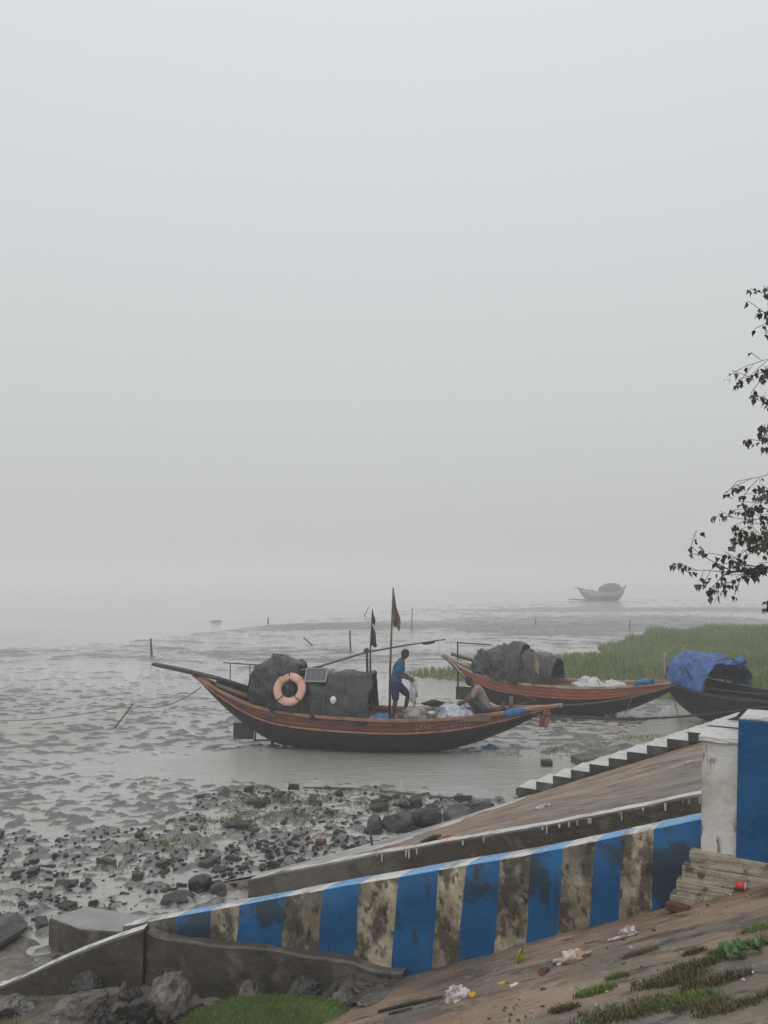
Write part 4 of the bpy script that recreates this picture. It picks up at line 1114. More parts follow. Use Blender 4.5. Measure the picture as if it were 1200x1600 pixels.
stake((-2.02, 49, 0), (-2.06, 49, 1.26), .055, 'tall dark stake with a crossbit behind the boat cover')
stake((2.35, 68.5, 0), (2.42, 68.5, 1.95), .045, 'thin tall pole in the mist right of the orange flag', 'bamboo')
stake((-4.75, 53.6, 0), (-5.35, 53.7, .50), .05, 'short stake leaning left in the shallows')
stake((-2.3, 95, 0), (-1.75, 95, 1.15), .06, 'slanting stake in the misty shallows left of the flags')
stake((-11.5, 80, 0), (-11.5, 80, .55), .07, 'small faint stub stake far out at left')
stake((13.8, 73.5, .2), (13.85, 73.5, .8), .05, 'small stub stake on the churned mudbank')
stake((21.3, 70, .2), (21.4, 70, .85), .05, 'faint stub stake on mud left of the tall grass')
stake((-7.95, 24.0, 0), (-7.60, 24.6, .62), .028, 'bent stick holding up the stern rope', 'old_wood')
stake((-.17, 12.45, .18), (-.21, 12.45, .62), .022, 'thin dark peg standing at the foot of the kerb wall')
stake((9.6, 24.6, 0), (9.75, 24.6, .5), .02, 'thin twig stuck upright between the boats', 'old_wood')
o = G().box((0, 0, .05), (1.0, .3, .08), Matrix.Rotation(R(8), 4, 'Z')).obj('driftwood_plank', 'dark_wood', None, False, (-17.3, 83, 0))
tag(o, 'flat driftwood plank floating at the misty waterline', 'plank')
o = lump('blue_bag', 'blue_plastic', None, (0, 0, 0), (.20, .14, .09), 3, .4, 24, 14)
o.location = (2.75, 21.2, 0)
tag(o, 'bright blue plastic bag lying under the bow', 'bag')
for i, (x, y, r_, lb) in enumerate(((2.3, 21.0, (.22, .15, .06), 'crumpled white plastic bag beside the blue bag'), (1.75, 21.0, (.30, .15, .05), 'flattened pale plastic sheet under the hull'))):
    o = lump('plastic_bag', 'net_blue_white', None, (0, 0, 0), r_, 5 + i, .5, 24, 14)
    o.location = (x, y, .01)
    tag(o, lb, 'bag')

# ------------------------------------------------------------------ people
def cap_chain(g, pts, rad, n=12):
    pts = [Vector(p) for p in pts]
    for i in range(len(pts) - 1):
        a, b = pts[i], pts[i + 1]
        m = [a.lerp(b, k / 4) for k in range(5)]
        r = [rad[i] + (rad[i + 1] - rad[i]) * k / 4 for k in range(5)]
        g.tube(m, r, n)
    for p, r in zip(pts, rad):
        g.ell(p, (r, r, r), n, 8)
def remesh(o, vox, it=6):
    md = o.modifiers.new('remesh', 'REMESH')
    md.mode = 'VOXEL'
    md.voxel_size = vox
    md.use_smooth_shade = True
    sm = o.modifiers.new('smooth', 'SMOOTH')
    sm.iterations = it
    sm.factor = .5
def hand(g, wrist, dirv, palmn, curl=.5, L=.18, side=1):
    d = Vector(dirv).normalized()
    pn = Vector(palmn).normalized()
    w = d.cross(pn).normalized()
    pn = w.cross(d).normalized()
    wr = Vector(wrist)
    pc = wr + d * .05
    rot = Matrix((d, w, pn)).transposed()
    g.ell(pc, (.055, .042, .018), 12, 8, rot=rot)
    for k, (off, ln) in enumerate(((-.030, .070), (-.010, .080), (.011, .075), (.030, .058))):
        p0 = wr + d * .085 + w * off
        p1 = p0 + (d * math.cos(curl) + pn * math.sin(curl)) * ln * .45
        p2 = p1 + (d * math.cos(curl * 2.2) + pn * math.sin(curl * 2.2)) * ln * .32
        p3 = p2 + (d * math.cos(curl * 3.0) + pn * math.sin(curl * 3.0)) * ln * .25
        cap_chain(g, [p0, p1, p2, p3], [.0095, .009, .0085, .0075], 8)
    t0 = wr + d * .025 - w * .034 * side
    t1 = t0 + (d * .6 - w * .7 * side + pn * .4).normalized() * .04
    t2 = t1 + (d * .9 - w * .1 * side + pn * .5).normalized() * .035
    cap_chain(g, [t0, t1, t2], [.013, .011, .009], 8)
def person(root, J, shirt, shorts, face):
    """J: joint positions in the root's frame; one skin body, clothes and hair as children"""
    g = G()
    V = {k: Vector(v) for k, v in J.items()}
    f = Vector(face).normalized()
    upv = (V['head'] - V['neck']).normalized()
    sdv = upv.cross(f).normalized()
    f = sdv.cross(upv).normalized()
    rot = Matrix((f, sdv, upv)).transposed()
    hc = V['head']
    g.ell(hc, (.092, .074, .108), 18, 14, rot=rot)
    g.ell(hc + f * .028 - upv * .055, (.062, .054, .060), 14, 10, rot=rot)          # jaw
    g.ell(hc + f * .090 - upv * .012, (.022, .013, .026), 10, 8, rot=rot)           # nose
    g.ell(hc + f * .082 - upv * .058, (.014, .024, .010), 10, 8, rot=rot)           # lips
    g.ell(hc + f * .080 + upv * .022, (.014, .045, .009), 10, 8, rot=rot)           # brow
    for s in (-1, 1):
        g.ell(hc + sdv * .076 * s - upv * .005 - f * .005, (.018, .010, .030), 8, 8, rot=rot)
    cap_chain(g, [V['neck'] - upv * .04, hc - upv * .06], [.058, .052])
    cap_chain(g, [V['pelvis'], V['waist'], V['chest'], V['neck'] - upv * .06], [.125, .112, .135, .085])
    for s in ('l', 'r'):
        g.ell(V['sh' + s].lerp(V['chest'], .35), (.10, .10, .10), 12, 8)
        cap_chain(g, [V['sh' + s], V['el' + s], V['wr' + s]], [.056, .040, .027])
        cap_chain(g, [V['hip' + s], V['hip' + s].lerp(V['kn' + s], .5), V['kn' + s], V['kn' + s].lerp(V['an' + s], .35), V['an' + s]], [.095, .080, .055, .056, .036])
        an, toe = V['an' + s], V['toe' + s]
        cap_chain(g, [an - Vector((0, 0, .03)), an.lerp(toe, .55) - Vector((0, 0, .025)), toe], [.036, .034, .020])
        d = V['wr' + s] - V['el' + s]
        hand(g, V['wr' + s] + d.normalized() * .01, d, J['palm' + s], .45, side=1 if s == 'l' else -1)
    body = g.obj('body', 'skin', root, True)
    remesh(body, .0075, 4)
    # hair cap
    g = G()
    g.ell(hc - f * .012 + upv * .022, (.095, .080, .100), 18, 14, rot=rot)
    o = g.obj('hair', 'hair', root, True)
    for s in (-1, 1):
        G().ell(hc + f * .079 + sdv * .030 * s + upv * .004, (.008, .012, .007), 10, 8, rot=rot).obj('eye', 'white_plastic', root, True)
    # shirt
    g = G()
    cap_chain(g, [V['waist'].lerp(V['pelvis'], .75), V['waist'], V['chest'], V['neck'] - upv * .085], [.142, .132, .152, .098])
    for s in ('l', 'r'):
        g.ell(V['sh' + s].lerp(V['chest'], .35), (.115, .115, .115), 12, 8)
        cap_chain(g, [V['sh' + s], V['sh' + s].lerp(V['el' + s], .62)], [.078, .066])
    o = g.obj('shirt', shirt, root, True)
    remesh(o, .012, 3)
    g = G()
    cap_chain(g, [V['pelvis'] - (V['waist'] - V['pelvis']) * .1, V['pelvis'].lerp(V['waist'], .45)], [.140, .130])
    for s in ('l', 'r'):
        cap_chain(g, [V['hip' + s], V['hip' + s].lerp(V['kn' + s], .78)], [.118, .092])
    o = g.obj('shorts', shorts, root, True)
    remesh(o, .012, 3)
# standing man, turned to the bow, one foot up on the net, pulling at it
PA = empty('person', mb(.74, -.42, .80), R(-6))
PA.scale = (1.06,) * 3
tag(PA, 'man in blue shirt and blue shorts standing on the boat working a net', 'person')
person(PA, dict(pelvis=(.04, 0, .88), waist=(.06, 0, 1.02), chest=(.12, 0, 1.24), neck=(.20, 0, 1.45), head=(.27, -.01, 1.575),
    shl=(.16, .19, 1.37), shr=(.14, -.20, 1.36), ell=(.16, .25, 1.10), elr=(.12, -.27, 1.09), wrl=(.38, .16, .98), wrr=(.36, -.14, .99),
    hipl=(.05, .10, .84), hipr=(.03, -.10, .84), knl=(.33, .13, .58), knr=(.04, -.12, .46), anl=(.25, .13, .20), anr=(-.02, -.12, .07),
    toel=(.42, .15, .145), toer=(.16, -.14, .02), palml=(0, -1, -.3), palmr=(0, 1, -.3)), 'shirt_blue', 'shorts_blue', (1, -.05, -.25))
st = G().box((0, 0, .075), (.42, .36, .13)).obj('wooden_box', 'old_wood', None, False, mb(1.04, -.27, .80), R(-6), bevel=.01)
tag(st, 'low wooden box under the standing man forward foot', 'box')
nt = lump('held_net', 'net_white', None, (0, 0, 0), (.09, .07, .30), 4, .5, 24, 18, 3, flatbase=False)
nt.location = mb(1.24, -.45, 1.50)
tag(nt, 'white net hanging from the standing man hands', 'net')
# squatting man, facing the stern, seen from behind his right shoulder
PB = empty('person', mb(2.92, -.18, .84), R(174))
PB.scale = (1.1,) * 3
tag(PB, 'man in checked shirt squatting on the bow deck over the net', 'person')
person(PB, dict(pelvis=(-.13, 0, .22), waist=(-.10, 0, .36), chest=(.02, 0, .57), neck=(.14, 0, .75), head=(.24, 0, .85),
    shl=(.06, .19, .68), shr=(.06, -.19, .68), ell=(.22, .26, .44), elr=(.22, -.26, .44), wrl=(.42, .12, .34), wrr=(.42, -.12, .34),
    hipl=(-.08, .10, .22), hipr=(-.08, -.10, .22), knl=(.26, .17, .47), knr=(.26, -.17, .47), anl=(.06, .16, .08), anr=(.06, -.16, .08),
    toel=(.24, .18, .025), toer=(.24, -.18, .025), palml=(0, -1, -.3), palmr=(0, 1, -.3)), 'shirt_check', 'cloth_dark', (1, 0, -.55))

# ------------------------------------------------------------------ stones
def stone_mesh(name, seed, dims, mat, sub=2, cuts=9, amp=.10):
    r = random.Random(seed)
    bm = bmesh.new()
    bmesh.ops.create_icosphere(bm, subdivisions=sub, radius=1)
    pl = []
    for _ in range(cuts):
        n = Vector((r.gauss(0, 1), r.gauss(0, 1), r.gauss(0, 1))).normalized()
        pl.append((n, r.uniform(.55, .85)))
    bm.verts.ensure_lookup_table()
    Pv = np.array([v.co[:] for v in bm.verts])
    for n, d in pl:
        nn_ = np.array(n[:])
        k = Pv @ nn_ - d
        Pv = Pv - np.where(k > 0, k, 0)[:, None] * nn_
    Pv = Pv * (1 + amp * fbm(Pv[:, 0] * 1.9 + seed, Pv[:, 1] * 1.9, Pv[:, 2] * 1.9, 5 if sub > 2 else 3, .6))[:, None]
    Pv = Pv * np.array(dims)
    for v, p in zip(bm.verts, Pv):
        v.co = p
    me = bpy.data.meshes.new(name)
    bm.to_mesh(me)
    bm.free()
    me.materials.append(MATS[mat])
    return me
def block_mesh(name, seed, mat):
    """broken brick or block with chipped corners"""
    r = random.Random(seed)
    bm = bmesh.new()
    bmesh.ops.create_cube(bm, size=2)
    for v in bm.verts:
        v.co += Vector((r.uniform(-.3, .12), r.uniform(-.25, .12), r.uniform(-.25, .1)))
    bmesh.ops.bevel(bm, geom=list(bm.edges), offset=.12, segments=1, affect='EDGES')
    me = bpy.data.meshes.new(name)
    bm.to_mesh(me)
    bm.free()
    me.materials.append(MATS[mat])
    return me
def mudz(x, y):
    i = min(int(np.searchsorted(ys, y)), na - 1)
    j = min(int(np.searchsorted(ss, x / ys[i])), nb - 1)
    return max(float(ZZ[i, j]), -.02)
# boulders that can be told apart
BIG = [((.30, 14.45), (.34, .30, .26), 'rock', 'largest dark boulder against the wet apron'), ((.78, 14.65), (.30, .28, .30), 'rock', 'tall dark boulder right of the largest one'),
       ((1.35, 15.0), (.42, .30, .20), 'rock', 'long low dark boulder nearest the stairs'), ((-.15, 14.6), (.22, .2, .15), 'rock', 'small rounded boulder left of the largest one'),
       ((.62, 15.9), (.17, .15, .16), 'rock', 'upright dark stone at the shelf edge above the boulders'), ((1.9, 15.6), (.3, .2, .13), 'rock', 'flat dark stone at the very foot of the stairs'),
       ((-2.62, 11.75), (.20, .17, .14), 'rock', 'dark rock just above the striped wall cap at left'), ((-2.32, 11.6), (.17, .15, .12), 'rock', 'smaller dark rock right of its twin above the striped wall'),
       ((-3.25, 16.6), (.20, .15, .13), 'rock', 'dark rock at the left end of the rubble shelf'), ((-2.85, 11.3), (.26, .18, .10), 'rock', 'low stone half sunk in mud by the wall cap'),
       ((-4.75, 10.05), (.60, .30, .17), 'rock', 'long dark rock ledge left of the foot block')]
for i, (p, d, mt, lb) in enumerate(BIG):
    me = stone_mesh('boulder', 30 + i, d, mt, 3, 11, .12)
    o = bpy.data.objects.new('boulder', me)
    place(o, None, (p[0], p[1], d[2] * .45), rng.uniform(0, 6))
    tag(o, lb, 'boulder', 'boulders on the shelf')
PK = [((-6.1, -.55), (.20, .16, .16), 'rock', 'dark rock below the sloping wing near bottom left'), ((-5.75, -.80), (.34, .15, .17), 'pale_rock', 'long pale tilted slab rock below the wing'),
      ((-5.30, -1.05), (.19, .17, .20), 'rock', 'rounded dark rock at the bottom edge left of the moss'), ((-4.92, -.55), (.26, .24, .28), 'pale_rock', 'biggest pale boulder in front of the footing'),
      ((-4.98, -.95), (.26, .18, .20), 'rock', 'dark boulder in front of the biggest pale boulder'), ((-4.05, -.30), (.17, .13, .17), 'pale_rock', 'upright pale stone against the footing'),
      ((-4.55, -.62), (.20, .12, .10), 'rock', 'low stone between the boulders and the moss'), ((-3.35, -.40), (.22, .14, .12), 'rock', 'dark stone beside the broken footing'),
      ((-3.02, -.30), (.26, .18, .13), 'pale_rock', 'flat pale broken slab under the footing'), ((-2.75, -.22), (.22, .14, .12), 'rock', 'dark broken slab nearest the slope edge'),
      ((-3.5, -.20), (.24, .12, .15), 'rock', 'dark chunk of broken footing masonry'), ((-2.95, -.52), (.24, .13, .08), 'pale_rock', 'thin flat stone at the moss edge'),
      ((-2.72, -.30), (.30, .16, .10), 'rock', 'cracked flat slab lying at the end of the footing'), ((-3.15, -.24), (.34, .15, .13), 'rock', 'long broken masonry slab along the footing'), ((-2.58, -.48), (.18, .12, .09), 'pale_rock', 'small broken slab beside the slope edge'),
      ((-6.55, -1.15), (.20, .15, .10), 'pale_rock', 'pale stone in the bottom left corner'), ((-5.55, -.42), (.16, .13, .12), 'rock', 'stone wedged under the wing corner')]
for i, (p, d, mt, lb) in enumerate(PK):
    me = stone_mesh('boulder', 60 + i, d, mt, 4, 14, .2)
    o = bpy.data.objects.new('boulder', me)
    w = gw(p[0], p[1], pocket_z(*p) + d[2] * .5 + (.08 if p[0] > -3.6 else 0))
    place(o, None, w, rng.uniform(0, 6))
    o.rotation_euler = (rng.uniform(-.3, .3), rng.uniform(-.3, .3), rng.uniform(0, 6))
    tag(o, lb, 'boulder', 'boulders in the pocket')
# rubble scattered over the shelf
blocks = [block_mesh('rubble_stone', 100 + k, 'rock') for k in range(5)] + [stone_mesh('rubble_stone', 120 + k, (1, .8, .7), 'rock', 1, 6, .15) for k in range(5)]
def inside(x, y, poly):
    c = False
    j = len(poly) - 1
    for i in range(len(poly)):
        if (poly[i][1] > y) != (poly[j][1] > y) and x < (poly[j][0] - poly[i][0]) * (y - poly[i][1]) / (poly[j][1] - poly[i][1]) + poly[i][0]:
            c = not c
        j = i
    return c
ZA = [(-3.7, 16.9), (-1.6, 17.35), (.3, 16.9), (2.3, 16.1), (1.6, 15.3), (-.1, 14.2), (-2.2, 14.0), (-4.0, 14.4)]
ZB = [(-7.2, 14.2), (-4.0, 14.6), (-2.7, 13.2), (-2.6, 11.6), (-4.2, 10.4), (-6.6, 10.6)]
ZC = [(-2.6, 13.9), (.0, 14.0), (-.4, 12.9), (-1.9, 11.9), (-2.6, 11.7)]
def pick(poly):
    xs_, ys_ = [p[0] for p in poly], [p[1] for p in poly]
    while True:
        x, y = rng.uniform(min(xs_), max(xs_)), rng.uniform(min(ys_), max(ys_))
        if inside(x, y, poly):
            return x, y
GRPS = ((ZA, 150, 'rubble on the upper shelf', 'dark wet rubble stone on the shelf below the moored boat'),
        (ZB, 130, 'rubble on the left mud', 'dark broken brick scattered on the mud at lower left'),
        (ZC, 28, 'rubble behind the kerb wall', 'small dark stone in the mud just behind the kerb wall'))
for poly, n_, grp, lb in GRPS:
    for k in range(n_):
        x, y = pick(poly)
        if float(vn(x * .9 + 4, y * .9, 2)) < -.25 and rng.random() < .8:
            continue
        me = rng.choice(blocks)
        o = bpy.data.objects.new('rubble_stone', me)
        s_ = rng.choice((.03, .035, .04, .045, .05, .06, .07, .09)) * (1.15 if poly is ZB else 1.4)
        o.scale = (s_ * rng.uniform(.9, 1.7), s_ * rng.uniform(.7, 1.1), s_ * rng.uniform(.45, .8))
        place(o, None, (x, y, mudz(x, y) + o.scale[2] * .25))
        o.rotation_euler = (rng.uniform(-.25, .25), rng.uniform(-.25, .25), rng.uniform(-.6, .6) + (1.57 if rng.random() < .3 else 0))
        tag(o, lb, 'stone', grp)
# the countless small pieces between
def pebbles(polys, n, smin, smax, name, label):
    g = G()
    for poly in polys:
        for k in range(n):
            x, y = pick(poly)
            s_ = rng.uniform(smin, smax)
            a = rng.uniform(0, 6)
            rot = Matrix.Rotation(a, 4, 'Z') @ Matrix.Rotation(rng.uniform(-.4, .4), 4, 'X')
            g.box((x, y, mudz(x, y) + s_ * .2), (s_ * rng.uniform(1, 2.2), s_, s_ * rng.uniform(.5, .9)), rot, 0, rng.uniform(.6, .95))
    me = bpy.data.meshes.new(name)
    me.from_pydata(g.v, [], g.f)
    me.materials.append(MATS['rock'])
    o = bpy.data.objects.new(name, me)
    place(o)
    tag(o, label, kind='stuff')
pebbles((ZA, ZB, ZC), 650, .012, .05, 'gravel', 'small broken stones and mud clods covering the shelf')
o = bpy.data.objects.new('brick_bat', block_mesh('brick_bat', 9, 'brick'))
place(o, None, (-1.05, 13.65, .05))
o.scale = (.09, .06, .05)
tag(o, 'small red brick piece lying alone on the mud', 'brick')
o = bpy.data.objects.new('mud_block', block_mesh('mud_block', 19, 'dark_wood'))
place(o, None, (3.85, 19.3, .06))
o.scale = (.12, .10, .09)
tag(o, 'square black block standing in the shallow pool by the stairs', 'block')
# low dark edge of the shelf
g = G().tube([(-1.7, 17.3, .0), (-.7, 17.15, .015), (.3, 16.85, .01), (1.5, 16.4, .005)], [.025, .035, .035, .025], 6)
tag(g.obj('shelf_kerb', 'rock', None, True), 'dark low stone edge along the top of the rubble shelf', 'kerb')

# ------------------------------------------------------------------ grass
def blades(name, pts, hmin, hmax, wid, mat, lean=.35, seg=1, loc=None, rz=None):
    """pts: array of x,y,z roots; one mesh of tapered blades"""
    r = np.random.RandomState(len(pts))
    n = len(pts)
    P = np.asarray(pts)
    a = r.uniform(0, 2 * np.pi, n)
    h = r.uniform(hmin, hmax, n)
    w = wid * r.uniform(.6, 1.2, n)
    l_ = r.uniform(0, lean, n) * h
    la = r.uniform(0, 2 * np.pi, n)
    dx, dy = np.cos(a) * w, np.sin(a) * w
    lx, ly = np.cos(la) * l_, np.sin(la) * l_
    z0 = np.zeros(n)
    v0 = P + np.stack([-dx, -dy, z0 - .02], 1)
    v1 = P + np.stack([dx, dy, z0 - .02], 1)
    v2 = P + np.stack([dx * .7 + lx * .35, dy * .7 + ly * .35, h * .6], 1)
    v3 = P + np.stack([-dx * .7 + lx * .35, -dy * .7 + ly * .35, h * .6], 1)
    v4 = P + np.stack([lx, ly, h], 1)
    V = np.stack([v0, v1, v2, v3, v4], 1).reshape(-1, 3)
    k = np.arange(n) * 5
    F = np.concatenate([np.stack([k, k + 1, k + 2], 1), np.stack([k, k + 2, k + 3], 1), np.stack([k + 3, k + 2, k + 4], 1)])
    o = npmesh(name, V, F, mat, False)
    place(o, None, loc, rz)
    return o
MARSH = [(.6, 36.8), (4, 34.8), (7.5, 31.5), (10, 29.6), (14, 28.2), (20, 27), (62, 30), (62, 74), (36, 68), (27, 67.5), (20.5, 63), (16, 54), (12.5, 46.5), (8, 42), (4, 39.4)]
us = np.linspace(0, 1, 200)
def marsh_mask(x, y):
    return inside(x + .7 * float(vn(x * .7, y * .7, 1)), y + .9 * float(vn(x * .5 + 9, y * .5, 1)), MARSH)
pts = []
R_ = np.random.RandomState(5)
C_ = np.stack([R_.uniform(.3, 48, 160000), 27 + 48 * R_.uniform(0, 1, 160000) ** 1.25], 1)
n1_ = vn(C_[:, 0] * .7, C_[:, 1] * .7, 1); n2_ = vn(C_[:, 0] * .5 + 9, C_[:, 1] * .5, 1)
px_, py_ = C_[:, 0] + .7 * n1_, C_[:, 1] + .9 * n2_
ins = np.zeros(len(C_), bool)
j = len(MARSH) - 1
for i in range(len(MARSH)):
    xi, yi, xj, yj = *MARSH[i], *MARSH[j]
    ins ^= ((yi > py_) != (yj > py_)) & (px_ < (xj - xi) * (py_ - yi) / (yj - yi) + xi)
    j = i
C_ = C_[ins]
P3 = np.column_stack([C_, .03 + .10 * smooth(0, 8, C_[:, 0] - 4)])
hh = .42 + .40 * smooth(2, 16, C_[:, 0])
hh = hh * (.8 + .45 * fbm(C_[:, 0] / 3.0, C_[:, 1] / 3.0, 5, 3))
o = blades('marsh_grass', P3, .28 * hh / .82, .62 * hh / .82, .028, 'marsh_grass', .5)
tag(o, 'tall green marsh grass growing behind the boats', kind='stuff')
# soil under it
g = G()
g.add([(x, y, -.05) for x, y in MARSH] + [(x * .97 + .8, y * .985 + .6, .05) for x, y in MARSH], [tuple(range(len(MARSH), 2 * len(MARSH)))] + [(i, (i + 1) % 15, 15 + (i + 1) % 15, 15 + i) for i in range(15)])
tag(g.obj('marsh_ground', 'marsh_soil'), 'green boggy ground under the marsh grass', kind='structure')
def patch(c, rx, ry, n, rot=0):
    r = np.random.RandomState(int(abs(c[0] * 100 + c[1] * 10)))
    d = r.normal(0, .5, (n, 2)) * (rx, ry)
    x = c[0] + d[:, 0] * math.cos(rot) - d[:, 1] * math.sin(rot)
    y = c[1] + d[:, 0] * math.sin(rot) + d[:, 1] * math.cos(rot)
    k = vn(x * 2.2, y * 3.2, 5) > -.15
    x, y = x[k], y[k]
    return np.column_stack([x, y, np.maximum(mud_h(x, y), -.01)])
pc = np.concatenate([patch((3.7, 20.6), 1.3, .5, 900), patch((5.6, 20.9), 1.6, .5, 1500), (patch((7.0, 22.4), 1.8, .6, 900)), patch((-3.0, 14.8), .8, .5, 900), patch((-2.2, 16.2), 1.3, .4, 1100),
    patch((-.5, 16.2), 1.4, .5, 1300), patch((-1.6, 15.2), 1.0, .5, 900), patch((.6, 15.6), .8, .3, 500), patch((-3.6, 13.6), .7, .4, 500), patch((-5.3, 17.6), .35, .08, 120), patch((-4.3, 10.9), .6, .3, 420), patch((-5.9, 11.8), .8, .4, 350), patch((-4.2, 12.6), .5, .25, 300), patch((8.6, 25.4), 1.2, .6, 500)])
tag(blades('mud_weed', pc, .025, .075, .007, 'short_grass', .8), 'thin green weed growing in patches on the mud', kind='stuff')
m_ = (HUMP[3] + .3 * fbm(HUMP[0] * 5, HUMP[1] * 5, 2, 3)).ravel() < .88
hp = np.column_stack([HUMP[0].ravel()[m_], HUMP[1].ravel()[m_], HUMP[2].ravel()[m_]])
R2 = np.random.RandomState(2)
hp = np.repeat(hp, 7, 0) + np.column_stack([R2.uniform(-.02, .02, (len(hp) * 7, 2)), np.zeros(len(hp) * 7)])
tag(blades('moss_grass', hp, .006, .030, .0035, 'short_grass', 1.0, loc=GO, rz=GA), 'short bright grass on the hump at the bottom edge', kind='stuff')
R2 = np.random.RandomState(4)
fr = np.column_stack([R2.uniform(-6.9, -4.6, 900), R2.uniform(-1.6, -.35, 900)])
fr = fr[vn(fr[:, 0] * 2.4, fr[:, 1] * 2.4, 3) > .1]
fr = np.column_stack([fr, np.interp(-fr[:, 0], [2.3, 3.0, 3.7, 4.6, 5.6, 7.0, 9.5], [.90, .62, .44, .26, .13, .05, -.1])])
tag(blades('pocket_grass', fr, .03, .10, .004, 'short_grass', .8, loc=GO, rz=GA), 'sparse grass between the stones below the wing', kind='stuff')
# tufts on the slope
TF = [(-.01, -1.47, .15, 'round dark tuft in the middle of the slope weeds'), (-.15, -1.79, .26, 'largest brownish grass tuft at the bottom right edge'), (.09, -1.80, .14, 'grass tuft right of the largest one at the bottom edge'),
      (.10, -1.34, .13, 'grass tuft just left of the bright weed'), (.37, -2.01, .12, 'low green tuft near the bottom right corner'), (-.48, -1.38, .09, 'narrow grass tuft low on the slope left of the others'),
      (-.32, -.92, .08, 'small dark tuft highest up towards the striped wall'), (.24, -1.62, .12, 'dense dark tuft below the bright weed'), (.46, -1.0, .12, 'dry grass tuft at the right edge below the plinth'),
      (.62, -1.95, .09, 'small green tuft at the far right bottom'), (.05, -1.13, .05, 'tiny tuft between the plinth and the weed'), (-.38, -1.24, .05, 'tiny tuft beside the narrow one'), (.50, -1.24, .13, 'brown tuft at right edge above the weed'),
      (-.62, -1.55, .07, 'flat brown tuft left of the largest one'), (.28, -1.22, .09, 'brownish tuft directly above the bright weed'), (.22, -1.92, .10, 'dry tuft between the bottom edge tufts')]
for i, (u, b, s_, lb) in enumerate(TF):
    r = np.random.RandomState(200 + i)
    n = int(1100 * s_ / .15)
    d = r.normal(0, .5, (n, 2)) * (s_ * 1.5, s_ * .55)
    uu_, bb_ = u + d[:, 0], b + d[:, 1]
    k = np.hypot(d[:, 0] / 1.5, d[:, 1] / .55) < s_ * 1.05
    uu_, bb_ = uu_[k], bb_[k]
    o = blades('grass_tuft', np.column_stack([uu_ - u, bb_ - b, .47 * (uu_ - u)]), .008, .032, .0035, 'dull_grass' if i % 3 != 2 else 'short_grass', 2.2, loc=gw(u, b, 2.139 + .47 * u), rz=GA)
    tag(o, lb, 'grass tuft', 'grass tufts on the slope')
# broad-leaved weed
WD = empty('leafy_weed', gw(.36, -1.36, 2.16 + .47 * .36), GA)
tag(WD, 'bright green leafy weed growing on the slope at right', 'plant')
for k in range(34):
    a = rng.uniform(0, 6.28)
    L = rng.uniform(.05, .10)
    el = rng.uniform(.15, 1.0)
    c = Vector((rng.gauss(0, .07), rng.gauss(0, .03), 0))
    c.z = c.x * .47
    dv = Vector((math.cos(a) * math.cos(el), math.sin(a) * math.cos(el), math.sin(el)))
    sv = Vector((-math.sin(a), math.cos(a), 0))
    w = L * rng.uniform(.16, .25)
    g = G()
    g.grid([[c, c, c], [c + dv * L * .35 - sv * w, c + dv * L * .35 - Vector((0, 0, .004)), c + dv * L * .35 + sv * w], [c + dv * L * .7 - sv * w * .9, c + dv * L * .7 - Vector((0, 0, .006)), c + dv * L * .7 + sv * w * .9],
            [c + dv * L - Vector((0, 0, L * .15))] * 3])
    g.obj('leaf', 'weed_leaf', WD, True, solid=.0015)

# ------------------------------------------------------------------ litter
def crumple(name, mat, u, b, size, seed, label, cat='litter', z=None, amp=.45):
    o = lump(name, mat, None, (0, 0, 0), size, seed, amp, 30, 18, 3.2, True, .22)
    o.location = gw(u, b, (2.139 + .47 * u if z is None else z) + size[2] * .15)
    o.rotation_euler = (0, -math.atan(.47), GA)
    return tag(o, label, cat)
crumple('plastic_bag', 'litter_tan', -.84, -.71, (.12, .05, .045), 3, 'crumpled tan and orange plastic wrapper heap on the slope')
crumple('plastic_bag', 'litter_white', -1.61, -.95, (.09, .055, .06), 7, 'crumpled whitish bag lowest on the slope')
crumple('paper_scrap', 'litter_orange', -1.48, -.97, (.025, .02, .03), 9, 'tiny orange scrap beside the whitish bag')
crumple('rag', 'litter_white', -.50, -.47, (.05, .025, .04), 11, 'small twisted white rag highest on the slope')
crumple('paper_scrap', 'litter_white', -.60, -.49, (.05, .015, .012), 12, 'thin white strip left of the twisted rag')
crumple('paper_scrap', 'litter_orange', -1.32, -.83, (.03, .012, .01), 15, 'flat yellow scrap near the green packet')
crumple('paper_scrap', 'white_plastic', -1.18, -.94, (.035, .02, .012), 16, 'flat white scrap left of the brown stone')
crumple('paper_scrap', 'white_plastic', .27, .05, (.035, .025, .018), 18, 'white crumpled paper on the plinth foot', z=2.37)
o = stone_mesh('brown_stone', 77, (.055, .035, .035), 'brick', 2, 8, .1)
o = bpy.data.objects.new('brown_stone', o)
place(o, None, gw(-.99, -.86, 2.139 - .99 * .47 + .015), .4)
tag(o, 'brown stone beside the tan wrapper heap', 'stone')
o = bpy.data.objects.new('brown_stone', stone_mesh('brown_stone', 78, (.035, .018, .014), 'bark', 2, 8, .1))
place(o, None, gw(-.88, -1.17, 2.139 - .88 * .47 + .008), -.4)
tag(o, 'small dark dropping shaped stone below the tan wrapper heap', 'stone')
